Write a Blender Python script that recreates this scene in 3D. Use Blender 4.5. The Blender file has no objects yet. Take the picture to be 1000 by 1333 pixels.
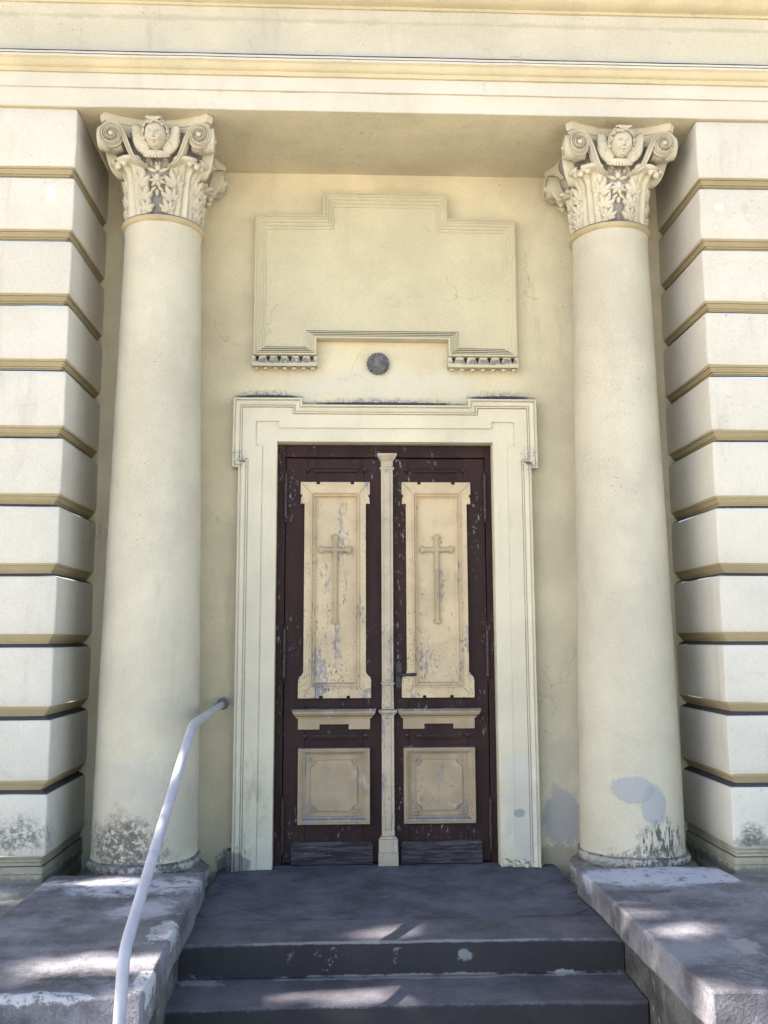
import bpy, bmesh, math, random
import numpy as np
from mathutils import Vector, Matrix, noise
from mathutils.geometry import tessellate_polygon
random.seed(7)
R = math.radians
S = bpy.context.scene
COL = S.collection

# ------------------------------------------------------------------ camera
cam = bpy.data.cameras.new('camera')
cam.sensor_fit = 'HORIZONTAL'; cam.sensor_width = 36.0
cam.lens = 36.0 * 1.21125
cam.clip_start = 0.05; cam.clip_end = 2000
co = bpy.data.objects.new('camera', cam); COL.objects.link(co)
PITCH, YAW, ROLL = 0.13623, 0.04117, -0.0035
fw = Vector((math.sin(YAW) * math.cos(PITCH), math.cos(YAW) * math.cos(PITCH), math.sin(PITCH)))
rt = Vector((math.cos(YAW), -math.sin(YAW), 0)); up = rt.cross(fw)
r2 = math.cos(ROLL) * rt + math.sin(ROLL) * up
u2 = -math.sin(ROLL) * rt + math.cos(ROLL) * up
m = Matrix((r2, u2, -fw)).transposed().to_4x4()
m.translation = (-0.239, -5.6143, 1.3023)
co.matrix_world = m
S.camera = co

# ------------------------------------------------------------------ light
SUN_EL, SUN_AZ = 37.0, None
SD = Vector((-1.30, -0.25, 1.0)).normalized()          # towards the sun: left, a little in front of the wall
el = math.asin(SD.z); az = math.atan2(SD.x, SD.y)
w = bpy.data.worlds.new('World'); S.world = w; w.use_nodes = True
nt = w.node_tree; bg = nt.nodes['Background']
sky = nt.nodes.new('ShaderNodeTexSky'); sky.sky_type = 'NISHITA'; sky.sun_disc = False
sky.sun_elevation = el; sky.sun_rotation = az
sky.air_density = 1.0; sky.dust_density = 1.5; sky.ozone_density = 1.0
nt.links.new(sky.outputs[0], bg.inputs[0]); bg.inputs[1].default_value = 0.085
sun = bpy.data.lights.new('sun', 'SUN'); sun.energy = 5.0; sun.angle = R(0.53); sun.color = (1.0, 0.92, 0.80)
so = bpy.data.objects.new('sun', sun); COL.objects.link(so)
so.rotation_euler = SD.to_track_quat('Z', 'Y').to_euler()
vs = S.view_settings
vs.view_transform = 'Standard'; vs.look = 'None'; vs.exposure = 2.62; vs.gamma = 1.0
vs.use_curve_mapping = False
S.cycles.max_bounces = 8; S.cycles.diffuse_bounces = 3

# ------------------------------------------------------------------ materials
class NT:
    def __init__(s, name):
        s.m = bpy.data.materials.new(name); s.m.use_nodes = True
        s.t = s.m.node_tree; s.b = s.t.nodes['Principled BSDF']
        s.geo = s.t.nodes.new('ShaderNodeNewGeometry')
        s.pos = s.geo.outputs['Position']
    def n(s, typ, **kw):
        x = s.t.nodes.new(typ)
        for k, v in kw.items(): setattr(x, k, v)
        return x
    def put(s, sock, v):
        if hasattr(v, 'links') or isinstance(v, bpy.types.NodeSocket): s.t.links.new(v, sock)
        else: sock.default_value = v
    def noise(s, scale, detail=4, rough=0.55, vec=None, sc=None, off=None, dist=0.0):
        v = vec or s.pos
        if sc or off:
            mp = s.n('ShaderNodeMapping'); s.put(mp.inputs[0], v)
            if sc: mp.inputs['Scale'].default_value = sc
            if off: mp.inputs['Location'].default_value = off
            v = mp.outputs[0]
        x = s.n('ShaderNodeTexNoise'); s.put(x.inputs['Vector'], v)
        x.inputs['Scale'].default_value = scale; x.inputs['Detail'].default_value = detail
        x.inputs['Roughness'].default_value = rough; x.inputs['Distortion'].default_value = dist
        return x.outputs['Fac']
    def math(s, op, a, b=0.0, c=None):
        x = s.n('ShaderNodeMath', operation=op); s.put(x.inputs[0], a); s.put(x.inputs[1], b)
        if c is not None: s.put(x.inputs[2], c)
        return x.outputs[0]
    def ramp(s, v, a, b, lo=0.0, hi=1.0):
        x = s.n('ShaderNodeMapRange', interpolation_type='SMOOTHSTEP'); s.put(x.inputs[0], v)
        x.inputs[1].default_value = a; x.inputs[2].default_value = b
        x.inputs[3].default_value = lo; x.inputs[4].default_value = hi
        return x.outputs[0]
    def mix(s, f, a, b, mode='MIX'):
        x = s.n('ShaderNodeMix', data_type='RGBA', blend_type=mode)
        s.put(x.inputs[0], f)
        for k, v in ((6, a), (7, b)):
            s.put(x.inputs[k], v if isinstance(v, bpy.types.NodeSocket) else (v[0], v[1], v[2], 1))
        return x.outputs[2]
    def blob(s, c, r, namp=0.5, nscale=14, soft=0.35):
        a = s.n('ShaderNodeVectorMath', operation='SUBTRACT'); s.put(a.inputs[0], s.pos); a.inputs[1].default_value = c
        d = s.n('ShaderNodeVectorMath', operation='DIVIDE'); s.put(d.inputs[0], a.outputs[0]); d.inputs[1].default_value = r
        l = s.n('ShaderNodeVectorMath', operation='LENGTH'); s.put(l.inputs[0], d.outputs[0])
        nz = s.noise(nscale, 6, 0.7, off=(c[0] * 3.1, c[1], c[2] * 2.3))
        v = s.math('MULTIPLY_ADD', s.math('SUBTRACT', nz, 0.5), namp * 3.2, l.outputs['Value'])
        v = s.math('MULTIPLY_ADD', s.math('SUBTRACT', s.noise(nscale * 6, 4, 0.7), 0.5), 0.35, v)
        return s.ramp(v, 1.0, 1.0 - soft)
    def nz(s):
        x = s.n('ShaderNodeSeparateXYZ'); s.put(x.inputs[0], s.geo.outputs['Normal']); return x.outputs[2]
    def fin(s, col, rough=0.85, height=None, strength=0.5, dist=0.004, spec=0.25):
        s.put(s.b.inputs['Base Color'], col if isinstance(col, bpy.types.NodeSocket) else (*col, 1))
        s.put(s.b.inputs['Roughness'], rough); s.b.inputs['Specular IOR Level'].default_value = spec
        if height is not None:
            b = s.n('ShaderNodeBump'); b.inputs['Strength'].default_value = strength; b.inputs['Distance'].default_value = dist
            s.put(b.inputs['Height'], height); s.put(s.b.inputs['Normal'], b.outputs[0])
        return s.m

DIRT = (0.055, 0.055, 0.075)
MOSS = (0.075, 0.08, 0.07)
CEMENT = (0.30, 0.31, 0.345)

def plaster(name, base, grain=90, gdist=0.003, gstr=0.6, dirt=0.85, pits=0.35, var=0.10, blobs=(), cracks=0.5, streak=0.12, dirt_lo=0.35, dirtcol=DIRT, speck=0.06):
    n = NT(name)
    lo = tuple(c * (1 - var) for c in base); hi = tuple(min(1, c * (1 + var * 0.6)) for c in base)
    big = n.noise(1.7, 5, 0.6)
    col = n.mix(n.ramp(big, 0.35, 0.65), lo, hi)
    # faint rain streaks and blotches
    stn = n.noise(6, 6, 0.65, sc=(1, 1, 0.18))
    col = n.mix(n.math('MULTIPLY', n.ramp(stn, 0.56, 0.75), streak), col, (base[0] * 0.5, base[1] * 0.48, base[2] * 0.45))
    blot = n.noise(9, 6, 0.7, off=(3, 1, 7))
    col = n.mix(n.math('MULTIPLY', n.ramp(blot, 0.55, 0.72), 0.22), col, (min(1, base[0] * 1.12), min(1, base[1] * 1.14), min(1, base[2] * 1.25)))
    g1 = n.noise(grain, 4, 0.6); g2 = n.noise(grain * 3.1, 2, 0.5, off=(5, 5, 5)); lowf = n.noise(7, 3, 0.5, off=(1, 9, 2))
    h = n.math('ADD', n.math('MULTIPLY', n.ramp(g1, 0.30, 0.85), 1.0), n.math('MULTIPLY', g2, 0.25))
    h = n.math('ADD', h, n.math('MULTIPLY', lowf, 1.6))
    gr = n.noise(grain * 1.6, 4, 0.75, off=(6, 6, 1)); col = n.mix(speck, col, n.mix(n.ramp(gr, .36, .64), (0.05, 0.045, 0.04), (0.95, 0.93, 0.88)), 'OVERLAY')
    # dark pits, gathered in patches
    pm = n.ramp(n.noise(2.6, 3, 0.6, off=(9, 2, 4)), 0.46, 0.66)
    pit = n.math('MULTIPLY', n.ramp(n.noise(grain * 0.6, 3, 0.6, off=(2, 7, 1), sc=(1, 1, 1.5)), 0.655, 0.70), pm)
    col = n.mix(n.math('MULTIPLY', pit, pits), col, DIRT)
    h = n.math('SUBTRACT', h, n.math('MULTIPLY', pit, 0.6))
    if cracks:
        vo = n.n('ShaderNodeTexVoronoi', feature='DISTANCE_TO_EDGE'); 
        wv = n.n('ShaderNodeVectorMath', operation='ADD')
        nn = n.n('ShaderNodeTexNoise'); n.put(nn.inputs['Vector'], n.pos); nn.inputs['Scale'].default_value = 5; nn.inputs['Detail'].default_value = 6
        sc = n.n('ShaderNodeVectorMath', operation='SCALE'); n.put(sc.inputs[0], nn.outputs['Color']); sc.inputs['Scale'].default_value = 0.45
        n.put(wv.inputs[0], n.pos); n.put(wv.inputs[1], sc.outputs[0]); n.put(vo.inputs['Vector'], wv.outputs[0])
        vo.inputs['Scale'].default_value = 1.9
        cm = n.ramp(n.noise(1.9, 3, 0.5, off=(4, 4, 1)), 0.54, 0.62)
        ck = n.math('MULTIPLY', n.ramp(vo.outputs[0], 0.006, 0.0015), cm)
        col = n.mix(n.math('MULTIPLY', ck, cracks), col, (0.10, 0.09, 0.08)); h = n.math('SUBTRACT', h, n.math('MULTIPLY', ck, 0.8))
    for b in blobs:
        f = n.blob(b['c'], b['r'], b.get('amp', 0.5), b.get('ns', 14), b.get('soft', 0.35))
        if b.get('speck'):
            sp = n.noise(b['speck'], 4, 0.7, sc=b.get('ssc', (1, 1, 1)))
            f = n.math('MULTIPLY', f, n.ramp(sp, b.get('t0', 0.42), b.get('t1', 0.56)))
        col = n.mix(n.math('MULTIPLY', f, b.get('k', 0.9)), col, b['col'])
        if b.get('flat'): h = n.math('ADD', n.math('MULTIPLY', h, n.math('SUBTRACT', 1.0, f)), n.math('MULTIPLY', f, 1.6))
    if dirt:
        dn = n.noise(40, 5, 0.7, off=(8, 3, 3))
        d = n.math('MULTIPLY', n.ramp(n.nz(), dirt_lo, dirt_lo + 0.25), n.ramp(dn, 0.22, 0.42))
        col = n.mix(n.math('MULTIPLY', d, dirt), col, dirtcol)
    return n.fin(col, 0.9, h, gstr, gdist, 0.2)

M = {}
WALLC = (0.63, 0.57, 0.415); TRIM = (0.64, 0.60, 0.475); WHITE = (0.585, 0.56, 0.503); OCHRE = (0.37, 0.315, 0.20); COLC = (0.635, 0.595, 0.48)
wall_blobs = [
    dict(c=(0, 0, 2.86), r=(0.80, 1, 0.15), col=(0.60, 0.575, 0.48), amp=0.9, ns=5, k=0.75, soft=0.6),
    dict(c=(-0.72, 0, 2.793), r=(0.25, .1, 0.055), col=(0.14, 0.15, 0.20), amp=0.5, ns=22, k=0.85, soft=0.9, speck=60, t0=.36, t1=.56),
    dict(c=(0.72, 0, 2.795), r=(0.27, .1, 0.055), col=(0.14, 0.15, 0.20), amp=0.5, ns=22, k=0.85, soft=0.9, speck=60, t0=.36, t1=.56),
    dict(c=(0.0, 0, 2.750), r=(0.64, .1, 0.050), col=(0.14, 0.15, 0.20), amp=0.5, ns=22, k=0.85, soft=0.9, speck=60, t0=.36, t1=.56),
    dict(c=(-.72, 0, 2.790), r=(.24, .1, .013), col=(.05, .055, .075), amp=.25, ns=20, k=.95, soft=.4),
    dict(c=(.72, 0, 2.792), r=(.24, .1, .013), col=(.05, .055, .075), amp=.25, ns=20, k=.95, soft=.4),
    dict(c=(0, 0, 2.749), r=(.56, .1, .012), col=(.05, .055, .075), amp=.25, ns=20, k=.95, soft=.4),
    dict(c=(1.03, 0, 0.26), r=(0.13, .2, 0.21), col=CEMENT, flat=1, amp=0.45, ns=9, k=0.75, soft=0.35),
    dict(c=(1.0, 0, 0.02), r=(0.3, .2, 0.10), col=(0.30, 0.27, 0.19), amp=0.6, k=0.7),
    dict(c=(-0.95, 0, 0.94), r=(0.07, .1, 0.045), col=(0.28, 0.27, 0.25), amp=0.7, ns=40, k=0.8, soft=0.6),
    dict(c=(-0.90, 0, 0.02), r=(0.1, .2, 0.10), col=(0.16, 0.15, 0.15), amp=0.6, ns=30, k=0.8),
    dict(c=(0.1, 0, 4.16), r=(0.22, .1, 0.04), col=(0.50, 0.42, 0.27), amp=0.8, ns=8, k=0.5, soft=0.9),
    dict(c=(1.05, 0, 0.55), r=(0.20, .2, 0.25), col=(0.46, 0.43, 0.36), amp=0.7, ns=6, k=0.5, soft=0.8),
]
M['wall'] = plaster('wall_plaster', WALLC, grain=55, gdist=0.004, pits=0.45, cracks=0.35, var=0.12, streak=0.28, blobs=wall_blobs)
trim_blobs = [
    dict(c=(0.80, -.07, 0.30), r=(0.14, .3, 0.30), col=(0.54, 0.52, 0.47), amp=0.6, ns=12, k=0.8, soft=0.4),
    dict(c=(0.78, -.07, 0.55), r=(0.10, .3, 0.09), col=(0.58, 0.57, 0.54), amp=0.5, ns=18, k=0.7, soft=0.2),
    dict(c=(0.77, -.07, 0.30), r=(0.035, .3, 0.03), col=CEMENT, amp=0.5, ns=22, k=0.9, soft=0.2),
    dict(c=(-0.78, -.07, 0.35), r=(0.12, .3, 0.40), col=(0.36, 0.34, 0.28), amp=0.8, ns=9, k=0.55, soft=0.9, speck=16, ssc=(1, 1, .3)),
    dict(c=(-0.86, -.07, 0.02), r=(0.09, .3, 0.10), col=(0.20, 0.19, 0.19), amp=0.6, ns=25, k=0.8),
    dict(c=(-0.88, -.08, 2.38), r=(0.06, .1, 0.09), col=(0.22, 0.22, 0.24), amp=0.8, ns=40, k=0.7, soft=0.8, speck=70),
    dict(c=(0.88, -.08, 2.38), r=(0.07, .1, 0.11), col=(0.22, 0.22, 0.24), amp=0.8, ns=40, k=0.75, soft=0.8, speck=70),
]
M['trim'] = plaster('trim_plaster', TRIM, grain=120, gdist=0.002, gstr=0.5, pits=0.4, cracks=0.0, var=0.08, blobs=trim_blobs, streak=0.2)
M['plaque'] = plaster('plaque_plaster', (0.535, 0.495, 0.36), grain=70, gdist=0.003, pits=0.3, cracks=0.45, var=0.08, streak=0.15, dirt=0.97, dirt_lo=0.25, dirtcol=(.034, .034, .048), blobs=[dict(c=(-.62, -.07, 3.003), r=(.30, .05, .024), col=(.12, .12, .15), amp=.5, ns=20, k=.8, soft=.4, speck=30, t0=.36, t1=.5), dict(c=(.61, -.07, 3.003), r=(.30, .05, .024), col=(.12, .12, .15), amp=.5, ns=20, k=.8, soft=.4, speck=30, t0=.36, t1=.5)])
block_blobs = [
    dict(c=(-1.90, -.7, 0.33), r=(0.30, .2, 0.12), col=MOSS, amp=0.6, ns=12, k=0.75, soft=0.7, speck=45, t0=.35, t1=.6),
    dict(c=(1.87, -.7, 0.30), r=(0.085, .15, 0.09), col=MOSS, amp=0.6, ns=14, k=0.8, soft=0.7, speck=60, t0=.3, t1=.6),
    dict(c=(2.0, -.7, 0.26), r=(0.3, .15, 0.05), col=MOSS, amp=0.6, ns=14, k=0.6, soft=0.7),
    dict(c=(-1.866, -.7, 3.74), r=(0.036, .1, 0.05), col=(0.63, 0.65, 0.655), amp=0.35, ns=24, k=0.75, soft=0.25),
    dict(c=(1.876, -.7, 3.725), r=(0.034, .1, 0.036), col=(0.67, 0.68, 0.67), amp=0.3, ns=20, k=0.6, soft=0.4),
    dict(c=(2.02, -.7, 3.72), r=(0.03, .1, 0.04), col=(0.46, 0.44, 0.39), amp=0.5, ns=20, k=0.6, soft=0.8),
]
M['block'] = plaster('rustication_plaster', WHITE, grain=60, gdist=0.0025, gstr=0.5, pits=0.3, cracks=0.15, var=0.06, blobs=block_blobs, dirt=0.5, dirt_lo=0.5, streak=0.3)
M['band'] = plaster('ochre_band_plaster', OCHRE, grain=140, gdist=0.002, pits=0.35, cracks=0, var=0.10, dirt=0.95, dirt_lo=0.15)
M['pbase'] = plaster('pilaster_base_plaster', (0.34, 0.32, 0.25), grain=60, gdist=0.006, pits=0.8, cracks=0, var=0.3, dirt=0.9, streak=0.5,
                     blobs=[dict(c=(0, -.7, 0.10), r=(9, 1, 0.04), col=(0.16, 0.15, 0.14), amp=0.7, ns=22, k=0.85, soft=0.5)])
M['ent'] = plaster('entablature_plaster', (0.57, 0.545, 0.48), grain=90, gdist=0.002, pits=0.3, cracks=0.25, var=0.07, dirt=0.95, streak=0.15, dirt_lo=0.3)
M['frieze'] = plaster('frieze_plaster', (0.50, 0.485, 0.415), grain=60, gdist=0.004, pits=0.5, cracks=0.35, var=0.10, dirt=0.5, streak=0.3, blobs=[dict(c=(0, -.72, 4.585), r=(9, .2, .05), col=(.44, .45, .46), amp=.7, ns=6, k=.5, soft=.9), dict(c=(0, -.72, 4.80), r=(9, .2, .018), col=(.36, .34, .27), amp=1.2, ns=5, k=.5, soft=.9)])
M['entochre'] = plaster('ochre_moulding_plaster', (0.53, 0.47, 0.325), grain=90, gdist=0.003, pits=0.3, cracks=0, var=0.12, dirt=0.9)
col_blobs = [
    dict(c=(-1.38, -.62, 0.24), r=(0.23, .30, 0.24), col=(0.105, 0.105, 0.105), amp=0.40, ns=10, k=0.9, soft=0.6, speck=42, t0=.34, t1=.56),
    dict(c=(-1.30, -.62, 0.20), r=(0.30, .4, 0.06), col=(0.12, 0.12, 0.12), amp=0.6, ns=16, k=0.7, soft=0.6, speck=50),
    dict(c=(-1.12, -.55, 0.36), r=(0.14, .3, 0.22), col=(0.50, 0.47, 0.38), amp=0.5, ns=10, k=0.5, soft=0.6),
    dict(c=(1.275, -.62, 0.515), r=(0.125, .3, 0.075), col=CEMENT, flat=1, amp=0.22, ns=13, k=0.8, soft=0.22),
    dict(c=(1.378, -.60, 0.43), r=(0.075, .3, 0.120), col=CEMENT, flat=1, amp=0.22, ns=13, k=0.8, soft=0.22),
    dict(c=(1.43, -.6, 0.24), r=(0.16, .3, 0.14), col=(0.075, 0.08, 0.075), amp=0.5, ns=20, k=0.95, soft=0.5, speck=45, ssc=(1, 1, .25), t0=.46, t1=.56),
    dict(c=(1.35, -.6, 0.18), r=(0.22, .3, 0.06), col=(0.16, 0.16, 0.16), amp=0.7, ns=20, k=0.8, soft=0.6, speck=60),
    dict(c=(-1.33, -.6, 0.55), r=(0.26, .4, 0.22), col=(0.50, 0.485, 0.44), amp=0.8, ns=7, k=0.6, soft=0.9),
]
M['col'] = plaster('column_plaster', COLC, grain=135, gdist=0.0065, gstr=0.8, speck=0.12, pits=0.75, cracks=0.0, var=0.10, blobs=col_blobs, streak=0.2, dirt=0)
M['cbase'] = plaster('column_base_plaster', (0.45, 0.43, 0.39), grain=30, gdist=0.02, gstr=1.0, pits=0.9, cracks=0, var=0.5, streak=0.8, dirt=0.6, blobs=[dict(c=(1.35, -.66, .13), r=(.36, .2, .06), col=(.10, .095, .10), amp=0.9, ns=9, k=0.9, soft=.3, speck=22), dict(c=(-1.33, -.66, .13), r=(.36, .2, .06), col=(.10, .098, .10), amp=0.9, ns=9, k=0.85, soft=.3, speck=22), dict(c=(1.15, -.6, .12), r=(.12, .2, .05), col=(.42, .41, .40), amp=0.9, ns=14, k=0.8, soft=.3)])
M['astragal'] = plaster('astragal_plaster', (0.46, 0.385, 0.24), grain=60, gdist=0.004, pits=0.6, cracks=0, var=0.2)
M['bell'] = plaster('grey_bell_stucco', (0.29, 0.27, 0.255), grain=60, gdist=0.003, pits=0.5, cracks=0, var=0.25, dirt=0.5)  # darker grey background behind the carved leaves and scrolls
M['capital'] = plaster('capital_stucco', (0.57, 0.53, 0.425), grain=110, gdist=0.002, gstr=0.45, pits=0.5, cracks=0, var=0.16, dirt=0.75, dirt_lo=0.55,
                       dirtcol=(0.10, 0.10, 0.13), streak=0.25)

def stone(name, base, var=0.3, grain=60, gdist=0.004, blobs=(), flecks=None, gstr=0.6):
    n = NT(name)
    a = n.noise(3.2, 6, 0.7); b = n.noise(21, 5, 0.7, off=(4, 2, 1))
    col = n.mix(n.ramp(a, 0.35, 0.65), tuple(c * (1 - var) for c in base), tuple(c * (1 + var) for c in base))
    col = n.mix(n.math('MULTIPLY', n.ramp(b, 0.5, 0.75), 0.4), col, tuple(c * 1.6 for c in base))
    col = n.mix(0.26, col, n.mix(n.ramp(n.noise(grain * 2.2, 5, 0.8, off=(2, 2, 9)), .34, .66), (0.03, 0.03, 0.03), (0.97, 0.97, 0.97)), 'OVERLAY')
    if flecks:
        f = n.ramp(n.noise(flecks[0], 4, 0.65, off=(7, 7, 2)), flecks[1], flecks[1] + 0.04)
        col = n.mix(n.math('MULTIPLY', f, flecks[2]), col, flecks[3])
    for q in blobs:
        f = n.blob(q['c'], q['r'], q.get('amp', 0.5), q.get('ns', 14), q.get('soft', 0.35))
        if q.get('speck'):
            f = n.math('MULTIPLY', f, n.ramp(n.noise(q['speck'], 5, 0.7, sc=q.get('ssc', (1, 1, 1))), q.get('t0', 0.42), q.get('t1', 0.56)))
        col = n.mix(n.math('MULTIPLY', f, q.get('k', 0.9)), col, q['col'])
    h = n.math('ADD', n.noise(grain, 6, 0.65), n.math('MULTIPLY', n.noise(9, 4, 0.6), 1.2))
    return n.fin(col, 0.85, h, gstr, gdist, 0.25)

LICH = (0.22, 0.22, 0.21)
M['tile'] = stone('floor_tile_stone', (0.086, 0.084, 0.112), 0.35, 70, 0.002)
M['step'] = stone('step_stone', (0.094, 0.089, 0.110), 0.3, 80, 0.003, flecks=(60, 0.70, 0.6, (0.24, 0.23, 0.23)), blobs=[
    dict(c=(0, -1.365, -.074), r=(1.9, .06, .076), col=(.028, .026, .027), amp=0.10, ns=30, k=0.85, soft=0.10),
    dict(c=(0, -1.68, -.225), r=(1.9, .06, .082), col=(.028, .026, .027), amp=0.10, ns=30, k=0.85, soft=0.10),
    dict(c=(-0.22, -1.38, -.06), r=(.30, .06, .06), col=LICH, amp=0.3, ns=20, k=0.8, soft=0.2, speck=16, t0=.57, t1=.62),
    dict(c=(0.28, -1.38, -.055), r=(.036, .06, .028), col=(.25, .25, .26), amp=0.7, ns=30, k=0.85, soft=0.3),
    dict(c=(0.0, -1.355, 0.0), r=(.95, .02, .008), col=(.26, .25, .24), amp=0.8, ns=14, k=0.6, soft=0.4),
    dict(c=(0.1, -1.37, -.14), r=(.9, .02, .012), col=(.26, .25, .26), amp=0.9, ns=9, k=0.7, soft=0.4),
    dict(c=(0.72, -1.36, -.135), r=(.06, .03, .014), col=(.34, .34, .35), amp=0.9, ns=26, k=0.8, soft=0.3),
    dict(c=(-.86, -1.40, -.14), r=(.12, .05, .03), col=(.30, .29, .30), amp=0.7, ns=22, k=0.8, soft=0.4),
])
PALE = (0.47, 0.48, 0.56)
M['slab'] = stone('slab_concrete', (0.160, 0.155, 0.180), 0.42, 75, 0.006, flecks=(90, 0.66, 0.55, (0.38, 0.37, 0.38)), gstr=0.8, blobs=[
    dict(c=(-1.30, -.90, .135), r=(.50, .22, .1), col=PALE, amp=0.5, ns=5, k=0.9, soft=0.45, speck=14, t0=.34, t1=.54),
    dict(c=(-1.12, -1.30, .135), r=(.16, .20, .1), col=PALE, amp=0.8, ns=8, k=0.6, soft=0.6),
    dict(c=(-0.97, -1.62, .13), r=(.06, .16, .1), col=(.52, .53, .58), amp=0.9, ns=12, k=0.9, soft=0.2, speck=24, t0=.34, t1=.48),
    dict(c=(-0.93, -2.18, .13), r=(.04, .12, .1), col=(.52, .53, .57), amp=0.9, ns=14, k=0.9, soft=0.2, speck=26, t0=.36, t1=.5),
    dict(c=(-1.45, -2.30, .135), r=(.45, .035, .03), col=(.48, .48, .51), amp=0.9, ns=11, k=0.9, soft=0.25, speck=26, t0=.38, t1=.5),
    dict(c=(-1.20, -2.12, .135), r=(.22, .10, .1), col=(.07, .07, .075), amp=0.8, ns=10, k=0.85, soft=0.5, speck=26),
    dict(c=(-1.15, -1.55, .135), r=(.30, .22, .1), col=(.12, .118, .13), amp=0.8, ns=7, k=0.6, soft=0.8),
    dict(c=(1.32, -.84, .135), r=(.52, .21, .1), col=PALE, amp=0.45, ns=6, k=0.9, soft=0.35, speck=18, t0=.30, t1=.48),
    dict(c=(1.16, -1.12, .135), r=(.16, .04, .1), col=(.09, .088, .09), amp=0.8, ns=14, k=0.8, soft=0.5),
    dict(c=(1.25, -2.20, .135), r=(.30, .18, .06), col=(.09, .09, .095), amp=0.9, ns=12, k=0.8, soft=0.7, speck=30),
    dict(c=(1.3, -1.9, .135), r=(.06, .14, .1), col=(.30, .30, .31), amp=0.9, ns=14, k=0.7, soft=0.5),
    dict(c=(0.96, -1.4, .03), r=(.05, 1.0, .06), col=(.30, .285, .26), amp=0.6, ns=9, k=0.7, soft=0.8, speck=14, ssc=(1, 1, .2)),
    dict(c=(-0.93, -1.4, .03), r=(.05, 1.0, .06), col=(.24, .23, .19), amp=0.6, ns=9, k=0.7, soft=0.8, speck=14, ssc=(1, 1, .2)),
    dict(c=(0.96, -0.85, .05), r=(.05, .12, .1), col=(.05, .05, .05), amp=0.6, ns=9, k=0.7, soft=0.8),
])
M['cheek'] = stone('cheek_wall_render', (0.11, 0.105, 0.10), 0.45, 40, 0.012, gstr=0.9, flecks=(14, 0.60, 0.7, (0.30, 0.27, 0.23)))
M['footing'] = stone('footing_stone', (0.19, 0.185, 0.185), 0.35, 40, 0.01, flecks=(30, 0.6, 0.6, (0.42, 0.41, 0.41)))
M['ground'] = stone('ground_gravel', (0.45, 0.40, 0.325), 0.15, 30, 0.01)

def paint_brown():
    n = NT('brown_door_paint')
    base = n.mix(n.ramp(n.noise(5, 5, 0.6, sc=(1, 1, .3)), .35, .65), (0.025, 0.0125, 0.0128), (0.039, 0.0200, 0.0200))
    gr = n.noise(60, 5, 0.6, sc=(1, 1, .07))
    pm = n.ramp(n.noise(3.6, 4, 0.6, sc=(2.2, 1, .40), off=(3, 0, 1)), .47, .60)
    ch = n.math('MULTIPLY', n.ramp(n.noise(52, 6, 0.75, sc=(1.1, 1, .42), off=(1, 1, 8)), .585, .61), pm)
    col = n.mix(n.math('MULTIPLY', ch, .85), base, (0.30, 0.28, 0.30))
    d = n.math('MULTIPLY', n.ramp(n.nz(), .4, .7), n.ramp(n.noise(30, 4, .7), .35, .5))
    col = n.mix(n.math('MULTIPLY', d, .85), col, (0.17, 0.18, 0.22))
    h = n.math('SUBTRACT', n.math('MULTIPLY', gr, .6), n.math('MULTIPLY', ch, .5))
    return n.fin(col, 0.62, h, .5, .0015, .18)
M['brown'] = paint_brown()

def paint_cream(name, base, peel=1.0, chips=1.0, low=1.5, white=0.5):
    n = NT(name)
    sx = n.n('ShaderNodeSeparateXYZ'); n.put(sx.inputs[0], n.pos); z = sx.outputs[2]
    col = n.mix(n.ramp(n.noise(6, 5, 0.6), .35, .65), tuple(c * .88 for c in base), tuple(c * 1.07 for c in base))
    wp = n.ramp(n.noise(5, 5, .65, off=(6, 0, 3)), .60, .74)
    col = n.mix(n.math('MULTIPLY', wp, white * .6), col, (0.56, 0.53, 0.50))
    hm = n.ramp(z, low + .55, low - .45, .0, 1.0)          # more wear on the lower, wetter wood
    zone = n.noise(4.2, 4, .6, sc=(2.4, 1, .75), off=(2, 0, 9))
    rag = n.noise(38, 6, .80, sc=(1.3, 1, .8), off=(4, 2, 2))
    pn = n.math('ADD', n.math('MULTIPLY_ADD', hm, .075, zone), n.math('MULTIPLY', n.math('SUBTRACT', rag, .5), .80))
    pe = n.ramp(pn, .672, .688)
    grey = n.mix(n.ramp(n.noise(70, 5, .7, sc=(1, 1, .12)), .35, .65), (0.15, 0.155, 0.185), (0.36, 0.365, 0.42))
    rim = n.math('MULTIPLY', n.ramp(pn, .648, .670), n.ramp(pn, .698, .678))
    col = n.mix(n.math('MULTIPLY', rim, .35 * peel), col, (0.16, 0.13, 0.10))
    col = n.mix(n.math('MULTIPLY', pe, .92 * peel), col, grey)
    cz = n.noise(4.5, 3, .6, off=(0, 3, 1))
    cn = n.math('ADD', n.math('MULTIPLY_ADD', hm, .06, n.noise(75, 5, .72, sc=(1.2, 1, .8), off=(5, 0, 5))), n.math('MULTIPLY', n.math('SUBTRACT', cz, .5), .35))
    cp = n.ramp(cn, .675, .692)
    col = n.mix(n.math('MULTIPLY', cp, .85 * chips), col, (0.075, 0.06, 0.058))
    d = n.math('MULTIPLY', n.ramp(n.nz(), .35, .7), n.ramp(n.noise(26, 5, .7), .30, .50))
    col = n.mix(n.math('MULTIPLY', d, .9), col, (0.15, 0.155, 0.19))
    h = n.math('SUBTRACT', n.math('MULTIPLY', n.noise(50, 4, .6, sc=(1, 1, .1)), .5), n.math('ADD', n.math('MULTIPLY', pe, .6), n.math('MULTIPLY', cp, .8)))
    return n.fin(col, 0.6, h, .6, .0015, .3)
CREAM = (0.555, 0.445, 0.295)
M['cream'] = paint_cream('cream_door_paint', CREAM)
M['cream2'] = paint_cream('cream_lower_panel_paint', (0.38, 0.30, 0.20), peel=.6, chips=.6, low=.5, white=1.0)
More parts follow.
